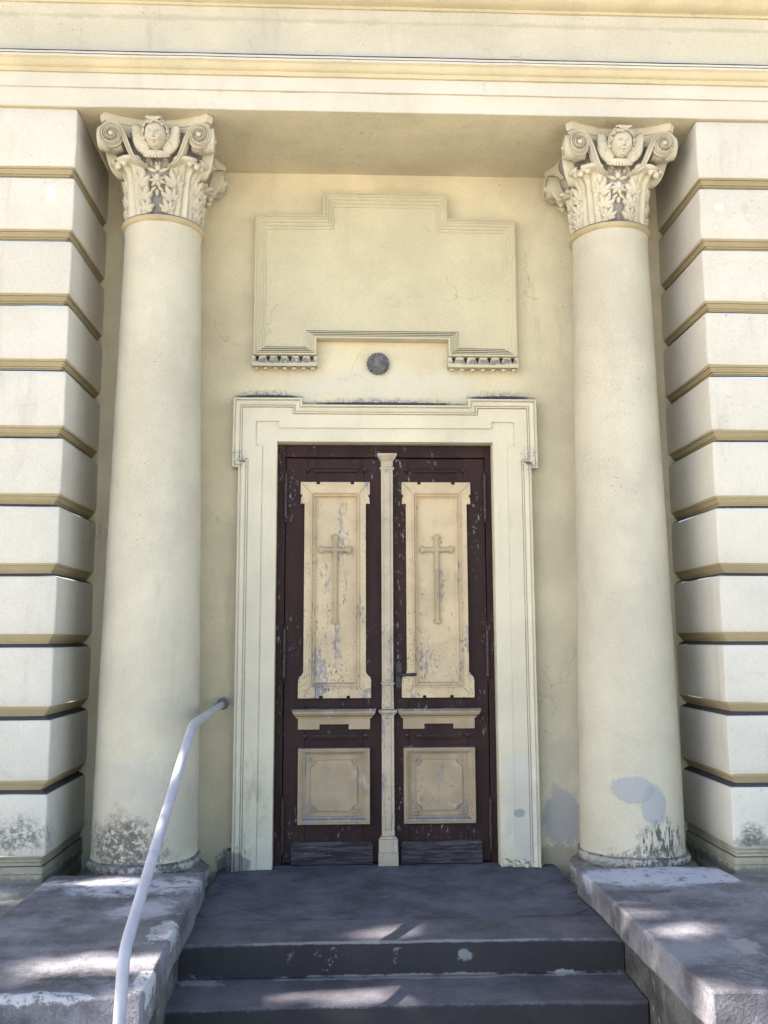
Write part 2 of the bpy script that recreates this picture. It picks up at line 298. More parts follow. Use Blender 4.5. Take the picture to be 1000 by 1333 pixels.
M['post'] = paint_cream('worn_post_paint', (0.47, 0.40, 0.30), peel=1.0, chips=.7, low=1.2, white=1.6)
M['cross'] = paint_cream('tan_cross_paint', (0.40, 0.33, 0.21), peel=.2, chips=1.1)
def wood_old():
    n = NT('weathered_kick_board')
    g = n.noise(18, 6, .65, sc=(.35, 1, 4))
    col = n.mix(n.ramp(g, .40, .62), (0.026, 0.021, 0.023), (0.075, 0.067, 0.076))
    col = n.mix(n.math('MULTIPLY', n.ramp(n.noise(26, 5, .7, sc=(.4, 1, 3), off=(3, 3, 3)), .60, .68), .6), col, (0.20, 0.20, 0.22))
    return n.fin(col, .7, g, .8, .004, .25)
M['kick'] = wood_old()
M['cap'] = paint_cream('peeled_ledge_top', (0.16, 0.145, 0.135), peel=1.0, chips=1.4, low=1.6, white=.4)
n = NT('dark_iron'); M['iron'] = n.fin(n.mix(n.ramp(n.noise(40, 4), .4, .6), (0.012, .011, .012), (.035, .028, .028)), .5, n.noise(120, 3), .3, .001, .5)
n = NT('hinge_paint'); M['hinge'] = n.fin(n.mix(n.ramp(n.noise(60, 4), .45, .65), (0.030, .016, .017), (.07, .05, .05)), .5, n.noise(120, 3), .3, .001, .4)
n = NT('rail_paint')
c_ = n.mix(n.ramp(n.noise(12, 4), .35, .65), (0.36, 0.36, 0.42), (0.42, 0.425, 0.49))
c_ = n.mix(n.math('MULTIPLY', n.ramp(n.noise(70, 4, .7), .68, .72), .5), c_, (.25, .20, .18))
c_ = n.mix(n.blob((-.965, 0, .92), (.1, .09, .1), .4, 30, .5), c_, (0.17, 0.165, 0.18))
M['rail'] = n.fin(c_, .42, n.noise(90, 3), .25, .001, .5)
n = NT('rosette_zinc')
M['zinc'] = n.fin(n.mix(n.ramp(n.noise(25, 5, .7), .35, .65), (0.085, .088, .10), (.19, .19, .205)), .75, n.noise(120, 4), .5, .002, .3)
n = NT('bark'); M['bark'] = n.fin(n.mix(n.noise(12, 5, sc=(1, 1, .2)), (.05, .04, .03), (.13, .10, .08)), .9, n.noise(20, 6, sc=(1, 1, .2)), .8, .02)
def leafmat(name, a, b):
    n = NT(name)
    ri = n.n('ShaderNodeNewGeometry')
    col = n.mix(ri.outputs['Random Per Island'], a, b)
    tr = n.n('ShaderNodeBsdfTranslucent'); n.put(tr.inputs[0], col)
    n.fin(col, .5, spec=.3)
    mx = n.n('ShaderNodeMixShader'); mx.inputs[0].default_value = .25
    n.put(mx.inputs[1], n.b.outputs[0]); n.put(mx.inputs[2], tr.outputs[0])
    n.put(n.t.nodes['Material Output'].inputs[0], mx.outputs[0])
    return n.m
M['leaf'] = leafmat('tree_leaf', (.035, .065, .018), (.07, .11, .03))
M['weed'] = leafmat('weed_leaf', (.05, .10, .02), (.10, .17, .04))

# ------------------------------------------------------------------ builders
class MB:
    def __init__(s): s.v = []; s.f = []
    def add(s, vs, fs):
        k = len(s.v); s.v += [tuple(p) for p in vs]; s.f += [[i + k for i in f] for f in fs]
    def box(s, x0, x1, y0, y1, z0, z1):
        s.add([(x, y, z) for z in (z0, z1) for y in (y0, y1) for x in (x0, x1)],
              [[0, 2, 3, 1], [4, 5, 7, 6], [0, 1, 5, 4], [2, 6, 7, 3], [0, 4, 6, 2], [1, 3, 7, 5]])
    def loft(s, loops, closed=True, cap0=False, cap1=False):
        n = len(loops[0]); vs = [p for l in loops for p in l]; fs = []
        for i in range(len(loops) - 1):
            for j in range(n if closed else n - 1):
                a = i * n + j; b = i * n + (j + 1) % n
                fs.append([a, b, b + n, a + n])
        if cap0: fs.append(list(range(n))[::-1])
        if cap1: fs.append([(len(loops) - 1) * n + j for j in range(n)])
        s.add(vs, fs)
    def prism(s, poly, y0, y1, holes=(), bevel=0.0):
        """poly in (x,z); front at y0, back at y1"""
        rings = [poly] + list(holes)
        flat = [p for r in rings for p in r]
        tris = tessellate_polygon([[Vector((p[0], p[1], 0)) for p in r] for r in rings])
        if bevel and not holes:
            ins = inset(poly, bevel)
            s.loft([[(p[0], y1, p[1]) for p in poly], [(p[0], y0 + bevel, p[1]) for p in poly], [(p[0], y0, p[1]) for p in ins]])
            s.add([(p[0], y0, p[1]) for p in ins], [list(t) for t in tris])
        else:
            s.add([(p[0], y0, p[1]) for p in flat], [list(t) for t in tris])
            for r in rings: s.loft([[(p[0], y0, p[1]) for p in r], [(p[0], y1, p[1]) for p in r]])
        s.add([(p[0], y1, p[1]) for p in flat], [list(t)[::-1] for t in tris])
    def lathe(s, prof, n=32, c=(0, 0, 0), cap=True, axis='z', jit=0.0):
        loops = []
        for r, h in prof:
            l = []
            for k in range(n):
                a = 2 * math.pi * k / n
                x, y = r * math.cos(a), r * math.sin(a)
                l.append((c[0] + x, c[1] + y, c[2] + h) if axis == 'z' else (c[0] + x, c[1] + h, c[2] + y))
            loops.append(l)
        s.loft(loops, True, cap, cap)
    def tube(s, pts, r, n=12, cap=True):
        pts = [Vector(p) for p in pts]; loops = []
        prev = None
        for i, p in enumerate(pts):
            t = (pts[min(i + 1, len(pts) - 1)] - pts[max(i - 1, 0)]).normalized()
            if prev is None:
                a = t.orthogonal().normalized()
            else:
                a = (prev - t * prev.dot(t)).normalized()
            prev = a; b = t.cross(a)
            rr = r[i] if isinstance(r, (list, tuple)) else r
            loops.append([p + (a * math.cos(2 * math.pi * k / n) + b * math.sin(2 * math.pi * k / n)) * rr for k in range(n)])
        s.loft(loops, True, cap, cap)
    def ball(s, c, r, nu=10, nv=7):
        rx, ry, rz = (r, r, r) if not isinstance(r, (tuple, list)) else r
        loops = [[(c[0] + rx * math.sin(t) * math.cos(2 * math.pi * k / nu), c[1] + ry * math.sin(t) * math.sin(2 * math.pi * k / nu), c[2] + rz * math.cos(t))
                  for k in range(nu)] for t in [math.pi * (i + .02) / (nv + .04) for i in range(nv + 1)]]
        s.loft(loops, True, True, True)
    def jitter(s, amp, sc, seed=0.0):
        o = Vector((seed, seed * 1.7, seed * .3)); out = []
        for p in s.v:
            q = Vector(p); d = noise.noise_vector(q * sc + o) * amp
            out.append(tuple(q + d))
        s.v = out
    def mesh(s, name, mat, smooth=False, weld=True):
        me = bpy.data.meshes.new(name); me.from_pydata(s.v, [], s.f)
        bm = bmesh.new(); bm.from_mesh(me)
        if weld: bmesh.ops.remove_doubles(bm, verts=bm.verts, dist=1e-5)
        bmesh.ops.recalc_face_normals(bm, faces=bm.faces)
        bm.to_mesh(me); bm.free()
        if smooth is True:
            for p in me.polygons: p.use_smooth = True
        elif smooth:
            for p in me.polygons: p.use_smooth = True
            me.set_sharp_from_angle(angle=R(smooth))
        me.materials.append(mat)
        return me
    def build(s, name, mat, parent=None, smooth=False, bevel=0, weld=True, loc=None):
        return link(name, s.mesh(name, mat, smooth, weld), parent, bevel, loc)

def link(name, me, parent=None, bevel=0, loc=None):
    o = bpy.data.objects.new(name, me); COL.objects.link(o)
    if parent: o.parent = parent
    if loc is not None: o.location = loc
    if bevel:
        b = o.modifiers.new('bevel', 'BEVEL'); b.width = bevel; b.segments = 2; b.limit_method = 'ANGLE'; b.angle_limit = R(40)
    return o
def tag(o, label=None, cat=None, group=None, kind=None):
    if label: o['label'] = label
    if cat: o['category'] = cat
    if group: o['group'] = group
    if kind or cat: o['kind'] = kind or 'thing'
    return o
def thing(name, label, cat, loc=(0, 0, 0), group=None):
    o = bpy.data.objects.new(name, None); COL.objects.link(o); o.location = loc; o.empty_display_size = .1
    return tag(o, label, cat, group)
def copy_tree(o, parent=None):
    c = o.copy(); COL.objects.link(c)
    if parent: c.parent = parent
    for ch in list(o.children): copy_tree(ch, c)
    return c
def inset(pts, d, closed=True):
    """offset a CCW (x,z) polygon inwards by d; an open chain keeps its ends' z"""
    n = len(pts); out = []
    def nrm(a, b):
        dx, dz = b[0] - a[0], b[1] - a[1]; l = math.hypot(dx, dz); return (-dz / l, dx / l)
    for i in range(n):
        p = pts[i]
        if not closed and i in (0, n - 1):
            q = nrm(pts[0], pts[1]) if i == 0 else nrm(pts[-2], pts[-1])
            out.append((p[0] + q[0] * d, p[1] + q[1] * d)); continue
        n1 = nrm(pts[i - 1], p); n2 = nrm(p, pts[(i + 1) % n])
        k = 1 + n1[0] * n2[0] + n1[1] * n2[1]
        k = max(k, .2)
        out.append((p[0] + (n1[0] + n2[0]) / k * d, p[1] + (n1[1] + n2[1]) / k * d))
    return out
def rings(mb, poly, prof, closed=True, cap=False):
    """moulding: prof = [(inset, y), ...] from the outer edge inwards"""
    loops = [[(x, y, z) for x, z in inset(poly, d, closed)] for d, y in prof]
    mb.loft(loops, closed)
    if cap:
        pl = inset(poly, prof[-1][0], closed); y = prof[-1][1]
        t = tessellate_polygon([[Vector((p[0], p[1], 0)) for p in pl]])
        mb.add([(p[0], y, p[1]) for p in pl], [list(q) for q in t])
def rect(x0, x1, z0, z1): return [(x0, z0), (x1, z0), (x1, z1), (x0, z1)]

# ------------------------------------------------------------------ setting: ground, steps, landing
ZS, YP, XL, XR = 4.253, -0.702, -1.742, 1.762
Z0, DZ, BO = 3.906, 0.3672, 0.067
g = MB(); g.add([(-400, -400, -.30), (400, -400, -.30), (400, 400, -.30), (-400, 400, -.30)], [[0, 1, 2, 3]])
tag(g.build('ground', M['ground']), kind='structure')

st = MB()      # landing bed under the tiles
st.box(-.965, .985, -1.02, .30, -.29, -.006)
landing = tag(st.build('landing', M['tile']), kind='structure')
def clip(poly, ax, v, keep_less):
    out = []
    for i in range(len(poly)):
        a, b = poly[i - 1], poly[i]
        ia = (a[ax] <= v) == keep_less; ib = (b[ax] <= v) == keep_less
        if ia != ib:
            t = (v - a[ax]) / (b[ax] - a[ax]); out.append((a[0] + (b[0] - a[0]) * t, a[1] + (b[1] - a[1]) * t))
        if ib: out.append(b)
    return out
TS = 0.21
for i in range(-12, 13):
    for j in range(-12, 13):
        cx, cy = (i + j) * TS * .7071, (i - j) * TS * .7071 - .52
        h = TS * .7071 - .0018
        q = [(cx + h, cy), (cx, cy + h), (cx - h, cy), (cx, cy - h)]
        for ax, v, k in ((0, .975, True), (0, -.955, False), (1, .07, True), (1, -1.012, False)):
            q = clip(q, ax, v, k)
            if not q: break
        if len(q) < 3: continue
        area = abs(sum(q[a - 1][0] * q[a][1] - q[a][0] * q[a - 1][1] for a in range(len(q)))) / 2
        if area < .0015: continue
        dz = random.uniform(-.001, .001); tx, ty = random.uniform(-.008, .008), random.uniform(-.008, .008)
        mb = MB()
        top = [(x, y, dz + (x - cx) * tx + (y - cy) * ty) for x, y in q]
        mb.loft([[(x, y, -.02) for x, y in q], top], True, False, True)
        mb.build('floor_tile', M['tile'], landing)

def rough_box(x0, x1, y0, y1, z0, z1, nx, ny, nz, amp, sc, seed, fx=None):
    """box with gridded faces and slightly wandering edges"""
    bm = bmesh.new()
    def lerp(a, b, n): return [a + (b - a) * i / n for i in range(n + 1)]
    X, Y, Z = lerp(x0, x1, nx), lerp(y0, y1, ny), lerp(z0, z1, nz)
    mb = MB()
    def grid(A, B, f):
        n = len(B); mb.add([f(a, b) for a in A for b in B], [[i * n + j, i * n + j + 1, (i + 1) * n + j + 1, (i + 1) * n + j] for i in range(len(A) - 1) for j in range(n - 1)])
    grid(X, Y, lambda a, b: (a, b, z1)); grid(X, Y, lambda a, b: (a, b, z0))
    grid(X, Z, lambda a, b: (a, y0, b)); grid(X, Z, lambda a, b: (a, y1, b))
    grid(Y, Z, lambda a, b: (x0, a, b)); grid(Y, Z, lambda a, b: (x1, a, b))
    if fx: mb.v = [fx(*p) for p in mb.v]
    mb.jitter(amp, sc, seed)
    return mb
stairs = bpy.data.objects.new('front_steps', None); COL.objects.link(stairs); tag(stairs, kind='structure')
stairs['label'] = 'worn dark stone steps up to the double door'
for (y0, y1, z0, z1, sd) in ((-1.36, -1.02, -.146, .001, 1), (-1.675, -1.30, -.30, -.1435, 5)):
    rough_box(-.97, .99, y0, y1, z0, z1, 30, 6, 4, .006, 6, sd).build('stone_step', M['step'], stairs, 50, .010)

# ------------------------------------------------------------------ cheek walls with their slabs
for side in (-1, 1):
    if side < 0:
        inner = lambda y: -.945 + (-.66 - y) * .0235; outer = -1.715; yf = -2.31
        lab = 'low cheek wall left of the steps with pale patched concrete slab, behind the handrail'
    else:
        inner = lambda y: .948 + (-.66 - y) * .0175; outer = 1.69; yf = -2.37
        lab = 'low cheek wall right of the steps with concrete slab and sunlit front corner'
    t = thing('cheek_wall', lab, 'low wall', (inner(-1.5), -1.5, -.30), 'cheek walls of the steps')
    def fx(x, y, z, inner=inner, outer=outer):
        xi = inner(y); return (xi + (outer - xi) * x, y, z)
    s = rough_box(0, 1, yf, -.655, .0, .135, 14, 34, 3, .009, 5, side * 3.3, fx)
    o = s.build('slab', M['slab'], t, 50, .012); o.matrix_parent_inverse = Matrix.Translation(-t.location)
    def fx2(x, y, z, inner=inner, outer=outer, side=side):
        xi = inner(y) + side * .028; xo = outer - side * .01; return (xi + (xo - xi) * x, y, z)
    s = rough_box(0, 1, yf + .03, -.66, -.30, .004, 6, 20, 4, .006, 6, side * 5.1, fx2)
    o = s.build('wall_body', M['cheek'], t, 50); o.matrix_parent_inverse = Matrix.Translation(-t.location)
    f = rough_box(min(side * 4, side * 1.70), max(side * 4, side * 1.70), -1.22, -.68, -.30, .095, 18, 6, 4, .012, 5, side * 8)
    tag(f.build('footing_stone', M['footing'], None, 50, .012), 'rough stone footing along the foot of the %s pilaster' % ('left' if side < 0 else 'right'), 'footing', 'footings of the pilasters')

# ------------------------------------------------------------------ niche wall
wl = MB()
outline = [(XL - .05, -.3), (-.66, -.3), (-.66, 2.4987), (.66, 2.4987), (.66, -.3), (XR + .05, -.3), (XR + .05, ZS + .03), (XL - .05, ZS + .03)]
wl.prism(outline, 0, .35)
tag(wl.build('niche_wall', M['wall']), 'cream plaster wall of the porch niche behind the two columns', 'wall')

# ------------------------------------------------------------------ pilasters
def pil_ring(sx, ax, d, z, seed=0, amp=.0034):
    r = .010; pts = []
    x = 4.0
    xs = []
    while x > ax + d + r + .05: xs.append(x); x -= .13
    for x in xs + [ax + d + r]: pts.append((x, YP + d))
    for k in (1, 2): 
        a = R(30 * k); pts.append((ax + d + r - r * math.sin(a), YP + d + r - r * math.cos(a)))
    y = YP + d + r
    while y < .02: pts.append((ax + d, y)); y += .09
    pts.append((ax + d, .10))
    out = []
    for x, y in pts:
        v = noise.noise_vector(Vector((x * 4, y * 4, z * 7 + seed))) * amp
        out.append((sx * (x + v.x), y + v.y, z + v.z * .8))
    return out
for sx, ax, nm in ((-1, -XL, 'left'), (1, XR, 'right')):
    t = thing('pilaster', 'pale banded pilaster at the %s edge of the porch, beside the %s column' % (nm, nm), 'pilaster', (sx * 2.0, YP, .0), 'banded pilasters of the porch')
    inv = Matrix.Translation(-t.location)
    tops = [ZS - .004] + [Z0 - k * DZ - BO for k in range(10)]
    bots = [Z0 - k * DZ for k in range(11)]
    for k in range(11):
        zt, zb = tops[k], bots[k]
        lv = [(zt, .016), (zt - .003, .006), (zt - .012, .001)] + [(zt + (zb - zt) * f, 0) for f in (.2, .4, .6, .8)] + [(zb + .008, .001), (zb + .001, .005), (zb, .014)]
        b = MB(); b.loft([pil_ring(sx, ax, d, z, sx * 20 + k) for z, d in lv], False)
        o = b.build('block', M['block'], t, 35); o.matrix_parent_inverse = inv
        if k < 10:
            z1 = zb; z2 = zb - BO
            lv = [(z1 + .001, .008), (z1 - .010, .009), (z1 - .011, .019), (z1 - .019, .020), (z1 - .024, .025), (z1 - .034, .029), (z1 - .035, .037), (z1 - .043, .038), (z1 - .045, .044), (z1 - .050, .045), (z2 + .009, .026), (z2 - .001, .010)]
            b = MB(); b.loft([pil_ring(sx, ax, d, z, 7) for z, d in lv], False)
            o = b.build('groove_moulding', M['band'], t, 30); o.matrix_parent_inverse = inv
    z1 = bots[10]
    lv = [(z1 + .001, .006), (z1 - .010, .008), (z1 - .014, .018), (z1 - .028, .014), (z1 - .034, .020), (z1 - .048, .018), (z1 - .052, .008), (z1 - .086, .006), (z1 - .092, .012), (z1 - .12, .004), (z1 - .15, .010), (z1 - .25, .0), (-.30, .0)]
    b = MB(); b.loft([pil_ring(sx, ax, d, z, 9, .006) for z, d in lv], False)
    o = b.build('base', M['pbase'], t, 40); o.matrix_parent_inverse = inv

# ------------------------------------------------------------------ entablature
t = thing('entablature', 'long cream entablature with ochre mouldings resting on the columns and pilasters', 'entablature', (0, -.72, ZS))
inv = Matrix.Translation(-t.location)
def run(name, prof, mat, x0=-4.2, x1=4.2, n=60, amp=.0022, seed=0, smooth=35):
    mb = MB()
    mb.loft([[(x0 + (x1 - x0) * i / n, y + noise.noise(Vector((i * .6, y * 9 + seed, z * 9))) * amp, z + noise.noise(Vector((i * .7, y * 9, z * 9 + 5 + seed))) * amp) for i in range(n + 1)] for y, z in prof], False)
    o = mb.build(name, mat, t, smooth); o.matrix_parent_inverse = inv
    return o
run('soffit', [(.05, ZS), (-.6, ZS), (-.716, ZS)], M['wall'])
run('fascia', [(-.716, ZS), (-.72, ZS + .003), (-.721, 4.358), (-.723, 4.361)], M['ent'])
run('fascia', [(-.723, 4.361), (-.735, 4.3615), (-.737, 4.364), (-.737, 4.44), (-.739, 4.442)], M['ent'], seed=3)
run('crown_moulding', [(-.739, 4.442), (-.751, 4.442), (-.753, 4.446), (-.754, 4.464), (-.757, 4.466), (-.764, 4.467), (-.772, 4.474), (-.778, 4.486), (-.781, 4.498), (-.788, 4.504), (-.7935, 4.507)], M['entochre'], seed=5)
run('weathered_ledge', [(-.7935, 4.507), (-.795, 4.512), (-.794, 4.520), (-.780, 4.534), (-.779, 4.547), (-.777, 4.550), (-.750, 4.566), (-.722, 4.592)], M['ent'], seed=7, smooth=20)
run('frieze', [(-.722, 4.592), (-.720, 4.62), (-.720, 4.74), (-.723, 4.80), (-.731, 4.84), (-.741, 4.862)], M['frieze'], seed=9)
run('bed_moulding', [(-.741, 4.862), (-.752, 4.863), (-.753, 4.878), (-.762, 4.880), (-.78, 4.884), (-.80, 4.894), (-.815, 4.91), (-.818, 4.93), (-.835, 4.932), (-.85, 4.945), (-.87, 4.95), (-.872, 4.97)], M['entochre'], seed=11)
run('cornice', [(-.872, 4.97), (-1.0, 4.972), (-1.005, 5.09), (-1.03, 5.10), (-1.07, 5.16), (-1.075, 5.19), (-.7, 5.26), (-.7, 6.1), (.2, 6.1), (.35, 6.1), (.35, ZS), (.05, ZS)], M['ent'], seed=13)

# ------------------------------------------------------------------ door surround with ears
chain = [(-.888, 0), (-.888, 2.331), (-.926, 2.331), (-.926, 2.764), (-.507, 2.764), (-.507, 2.722), (.509, 2.722), (.509, 2.764), (.930, 2.764), (.930, 2.331), (.889, 2.331), (.889, 0)]
chain = chain[::-1]        # counter-clockwise: inside on the left
ds = thing('door_surround', 'cream plaster door surround with stepped ears around the double door', 'door frame', (0, 0, 0))
def densify(ch, step):
    out = []
    for i in range(len(ch) - 1):
        a, b = ch[i], ch[i + 1]; n = max(1, int(math.hypot(b[0] - a[0], b[1] - a[1]) / step))
        out += [(a[0] + (b[0] - a[0]) * k / n, a[1] + (b[1] - a[1]) * k / n) for k in range(n)]
    return out + [ch[-1]]
sm = MB()
prof = [(0, .03), (0, -.080), (.003, -.086), (.012, -.087), (.0125, -.072), (.0155, -.072), (.020, -.079), (.036, -.070), (.043, -.064), (.0435, -.056), (.0465, -.056), (.047, -.068), (.054, -.068), (.0545, -.050), (.0575, -.050), (.058, -.058), (.140, -.058)]
rings(sm, chain, prof, False)
sm.jitter(.0028, 9, 2)
sm.build('outer_moulding', M['trim'], ds, 25, .002)
fl = MB()
c1 = inset(chain, .140, False)
opening = [(.66, 0), (.66, 2.4987), (-.66, 2.4987), (-.66, 0)]
poly = c1 + opening[::-1]
fl.loft([[(x, -.058, z) for x, z in c1], [(x, -.044, z) for x, z in c1]], False)
tt = tessellate_polygon([[Vector((p[0], p[1], 0)) for p in poly]])
fl.add([(p[0], -.044, p[1]) for p in poly], [list(q) for q in tt])
fl.build('inner_fascia', M['trim'], ds, 25)
rv = MB()
rv.loft([[(x, -.044, z) for x, z in opening], [(x, -.040, z) for x, z in inset(opening, -.003, False)], [(x, .22, z) for x, z in opening]], False)
rv.build('reveal', M['trim'], ds, 25)
# broken plaster at the feet of the right jamb
for k in range(9):
    mb = MB(); x = .69 + k * .024
    mb.ball((x, -.062 + random.uniform(-.012, .004), .012 + random.uniform(0, .02)), (.016, .010, random.uniform(.010, .024)), 7, 5); mb.jitter(.008, 40, k)
    mb.build('plaster_lump', M['trim'], ds)
mb = rough_box(-.915, -.86, -.075, .01, 0, .115, 3, 3, 4, .008, 14, 4); mb.build('mortar_foot', M['cheek'], ds, 40)

# ------------------------------------------------------------------ plaque over the door
pq = thing('wall_plaque', 'blank stepped plaster plaque with moulded frame above the door', 'plaque', (0, 0, 3.5))
inv = Matrix.Translation(-pq.location)
po = [(-.812, 3.034), (-.421, 3.034), (-.421, 3.140), (.392, 3.140), (.392, 3.034), (.822, 3.034), (.828, 3.930), (.398, 3.934), (.398, 4.091), (-.388, 4.095), (-.388, 3.943), (-.812, 3.940)]
mb = MB()
prof = [(0, .02), (0, -.070), (.003, -.078), (.012, -.080), (.0125, -.071), (.014, -.070), (.022, -.061), (.0225, -.056), (.030, -.055), (.038, -.046), (.0385, -.041), (.046, -.040), (.055, -.030), (.0555, -.025), (.063, -.024), (.070, -.017), (.0705, -.013)]
rings(mb, po, prof); mb.jitter(.0035, 8, 5)
o = mb.build('frame_moulding', M['plaque'], pq, 22); o.matrix_parent_inverse = inv
mb = MB(); pl = inset(po, .0695); tq = tessellate_polygon([[Vector((p[0], p[1], 0)) for p in pl]])
mb.add([(p[0], -.014, p[1]) for p in pl], [list(q) for q in tq])
o = mb.build('blank_field', M['plaque'], pq); o.matrix_parent_inverse = inv
for xa, xb in ((-.818, -.418), (.388, .828)):
    mb = MB()      # corbel band with a row of triangular notches along its top
    n_ = 6; w_ = (xb - xa) / n_
    pts = [(xa, 2.972), (xb, 2.972), (xb, 3.030)]
    for k in range(n_ - 1, -1, -1):
        c = xa + (k + .5) * w_
        pts += [(c + .014, 3.016), (c, 2.984), (c - .014, 3.016)] if False else [(c + .015, 3.030), (c, 2.990), (c - .015, 3.030)]
    pts += [(xa, 3.030)]
    mb.prism(pts, -.066, .02)
    mb.box(xa + .004, xb - .004, -.070, .01, 2.966, 2.974)
    o = mb.build('corbel_band', M['plaque'], pq, False); o.matrix_parent_inverse = inv
    mb = MB(); mb.box(xa + .006, xb - .006, -.035, .01, 2.974, 3.033)  # near-black sheet, painted in as the shade inside the notches
    o = mb.build('notch_shade_back', M['iron'], pq); o.matrix_parent_inverse = inv
    bd = MB(); bd.lathe([(.009, 0), (.013, -.004), (.0155, -.011), (.013, -.017), (.008, -.021)], 12)
    bme = bd.mesh('bead', M['entochre'], True)
    for k in range(7):
        o = link('bead', bme, pq, 0, (xa + .026 + k * (xb - xa - .052) / 6, -.046, 2.966)); o.matrix_parent_inverse = inv

# ------------------------------------------------------------------ fluted rosette under the plaque
ro = thing('wall_rosette', 'round dark grey fluted rosette on the wall between plaque and door', 'rosette', (-.042, 0, 3.0))
mb = MB(); N = 96; loops = []
for r, y, a in ((.066, .0, .10), (.070, -.012, .10), (.068, -.020, .11), (.054, -.034, .09), (.036, -.046, .08), (.018, -.054, .06), (.007, -.057, 0)):
    loops.append([((r * (1 + a * (abs(math.sin(k * math.pi * 22 / N * 1.0)) - .6))) * math.cos(2 * math.pi * k / N), y - a * .05 * abs(math.sin(k * math.pi * 22 / N)), (r * (1 + a * (abs(math.sin(k * math.pi * 22 / N)) - .6))) * math.sin(2 * math.pi * k / N)) for k in range(N)])
mb.loft(loops, True, False, True)
mb.build('fluted_dome', M['zinc'], ro, 60)
mb = MB(); mb.ball((0, -.057, 0), (.009, .007, .009)); mb.build('centre_boss', M['zinc'], ro, True)

# ------------------------------------------------------------------ double door
YD = .06
door = thing('double_door', 'brown and cream panelled double door with crosses and peeling paint', 'door', (0, YD, 0))
dinv = Matrix.Translation(-door.location)
def part(mb, name, mat, parent, smooth=False, bevel=0):
    o = mb.build(name, mat, None, smooth, bevel)
    o.parent = parent; return o
def dpart(mb, name, mat, parent, smooth=False, bevel=0):
    o = mb.build(name, mat, parent, smooth, bevel)
    if parent == door: o.matrix_parent_inverse = dinv
    else: o.matrix_parent_inverse = parent.matrix_parent_inverse.copy(); o.matrix_parent_inverse = Matrix.Identity(4)
    return o
fr = MB()
fr.box(-.659, -.612, YD - .012, .2, .0, 2.497); fr.box(.622, .659, YD - .012, .2, .0, 2.497)
fr.box(-.640, -.585, YD + .052, .19, .0, 2.49); fr.box(.595, .640, YD + .052, .19, .0, 2.49); fr.box(-.59, .60, YD + .052, .19, 2.38, 2.49); fr.box(-.59, .60, YD + .052, .19, -.005, .04); fr.box(-.10, .12, YD + .052, .10, .0, 2.4)
fr.box(-.612, .622, YD - .010, .2, 2.421, 2.497); fr.box(-.10, .12, YD - .016, .1, 2.462, 2.494)
dpart(fr, 'door_frame', M['brown'], door, False, .004)
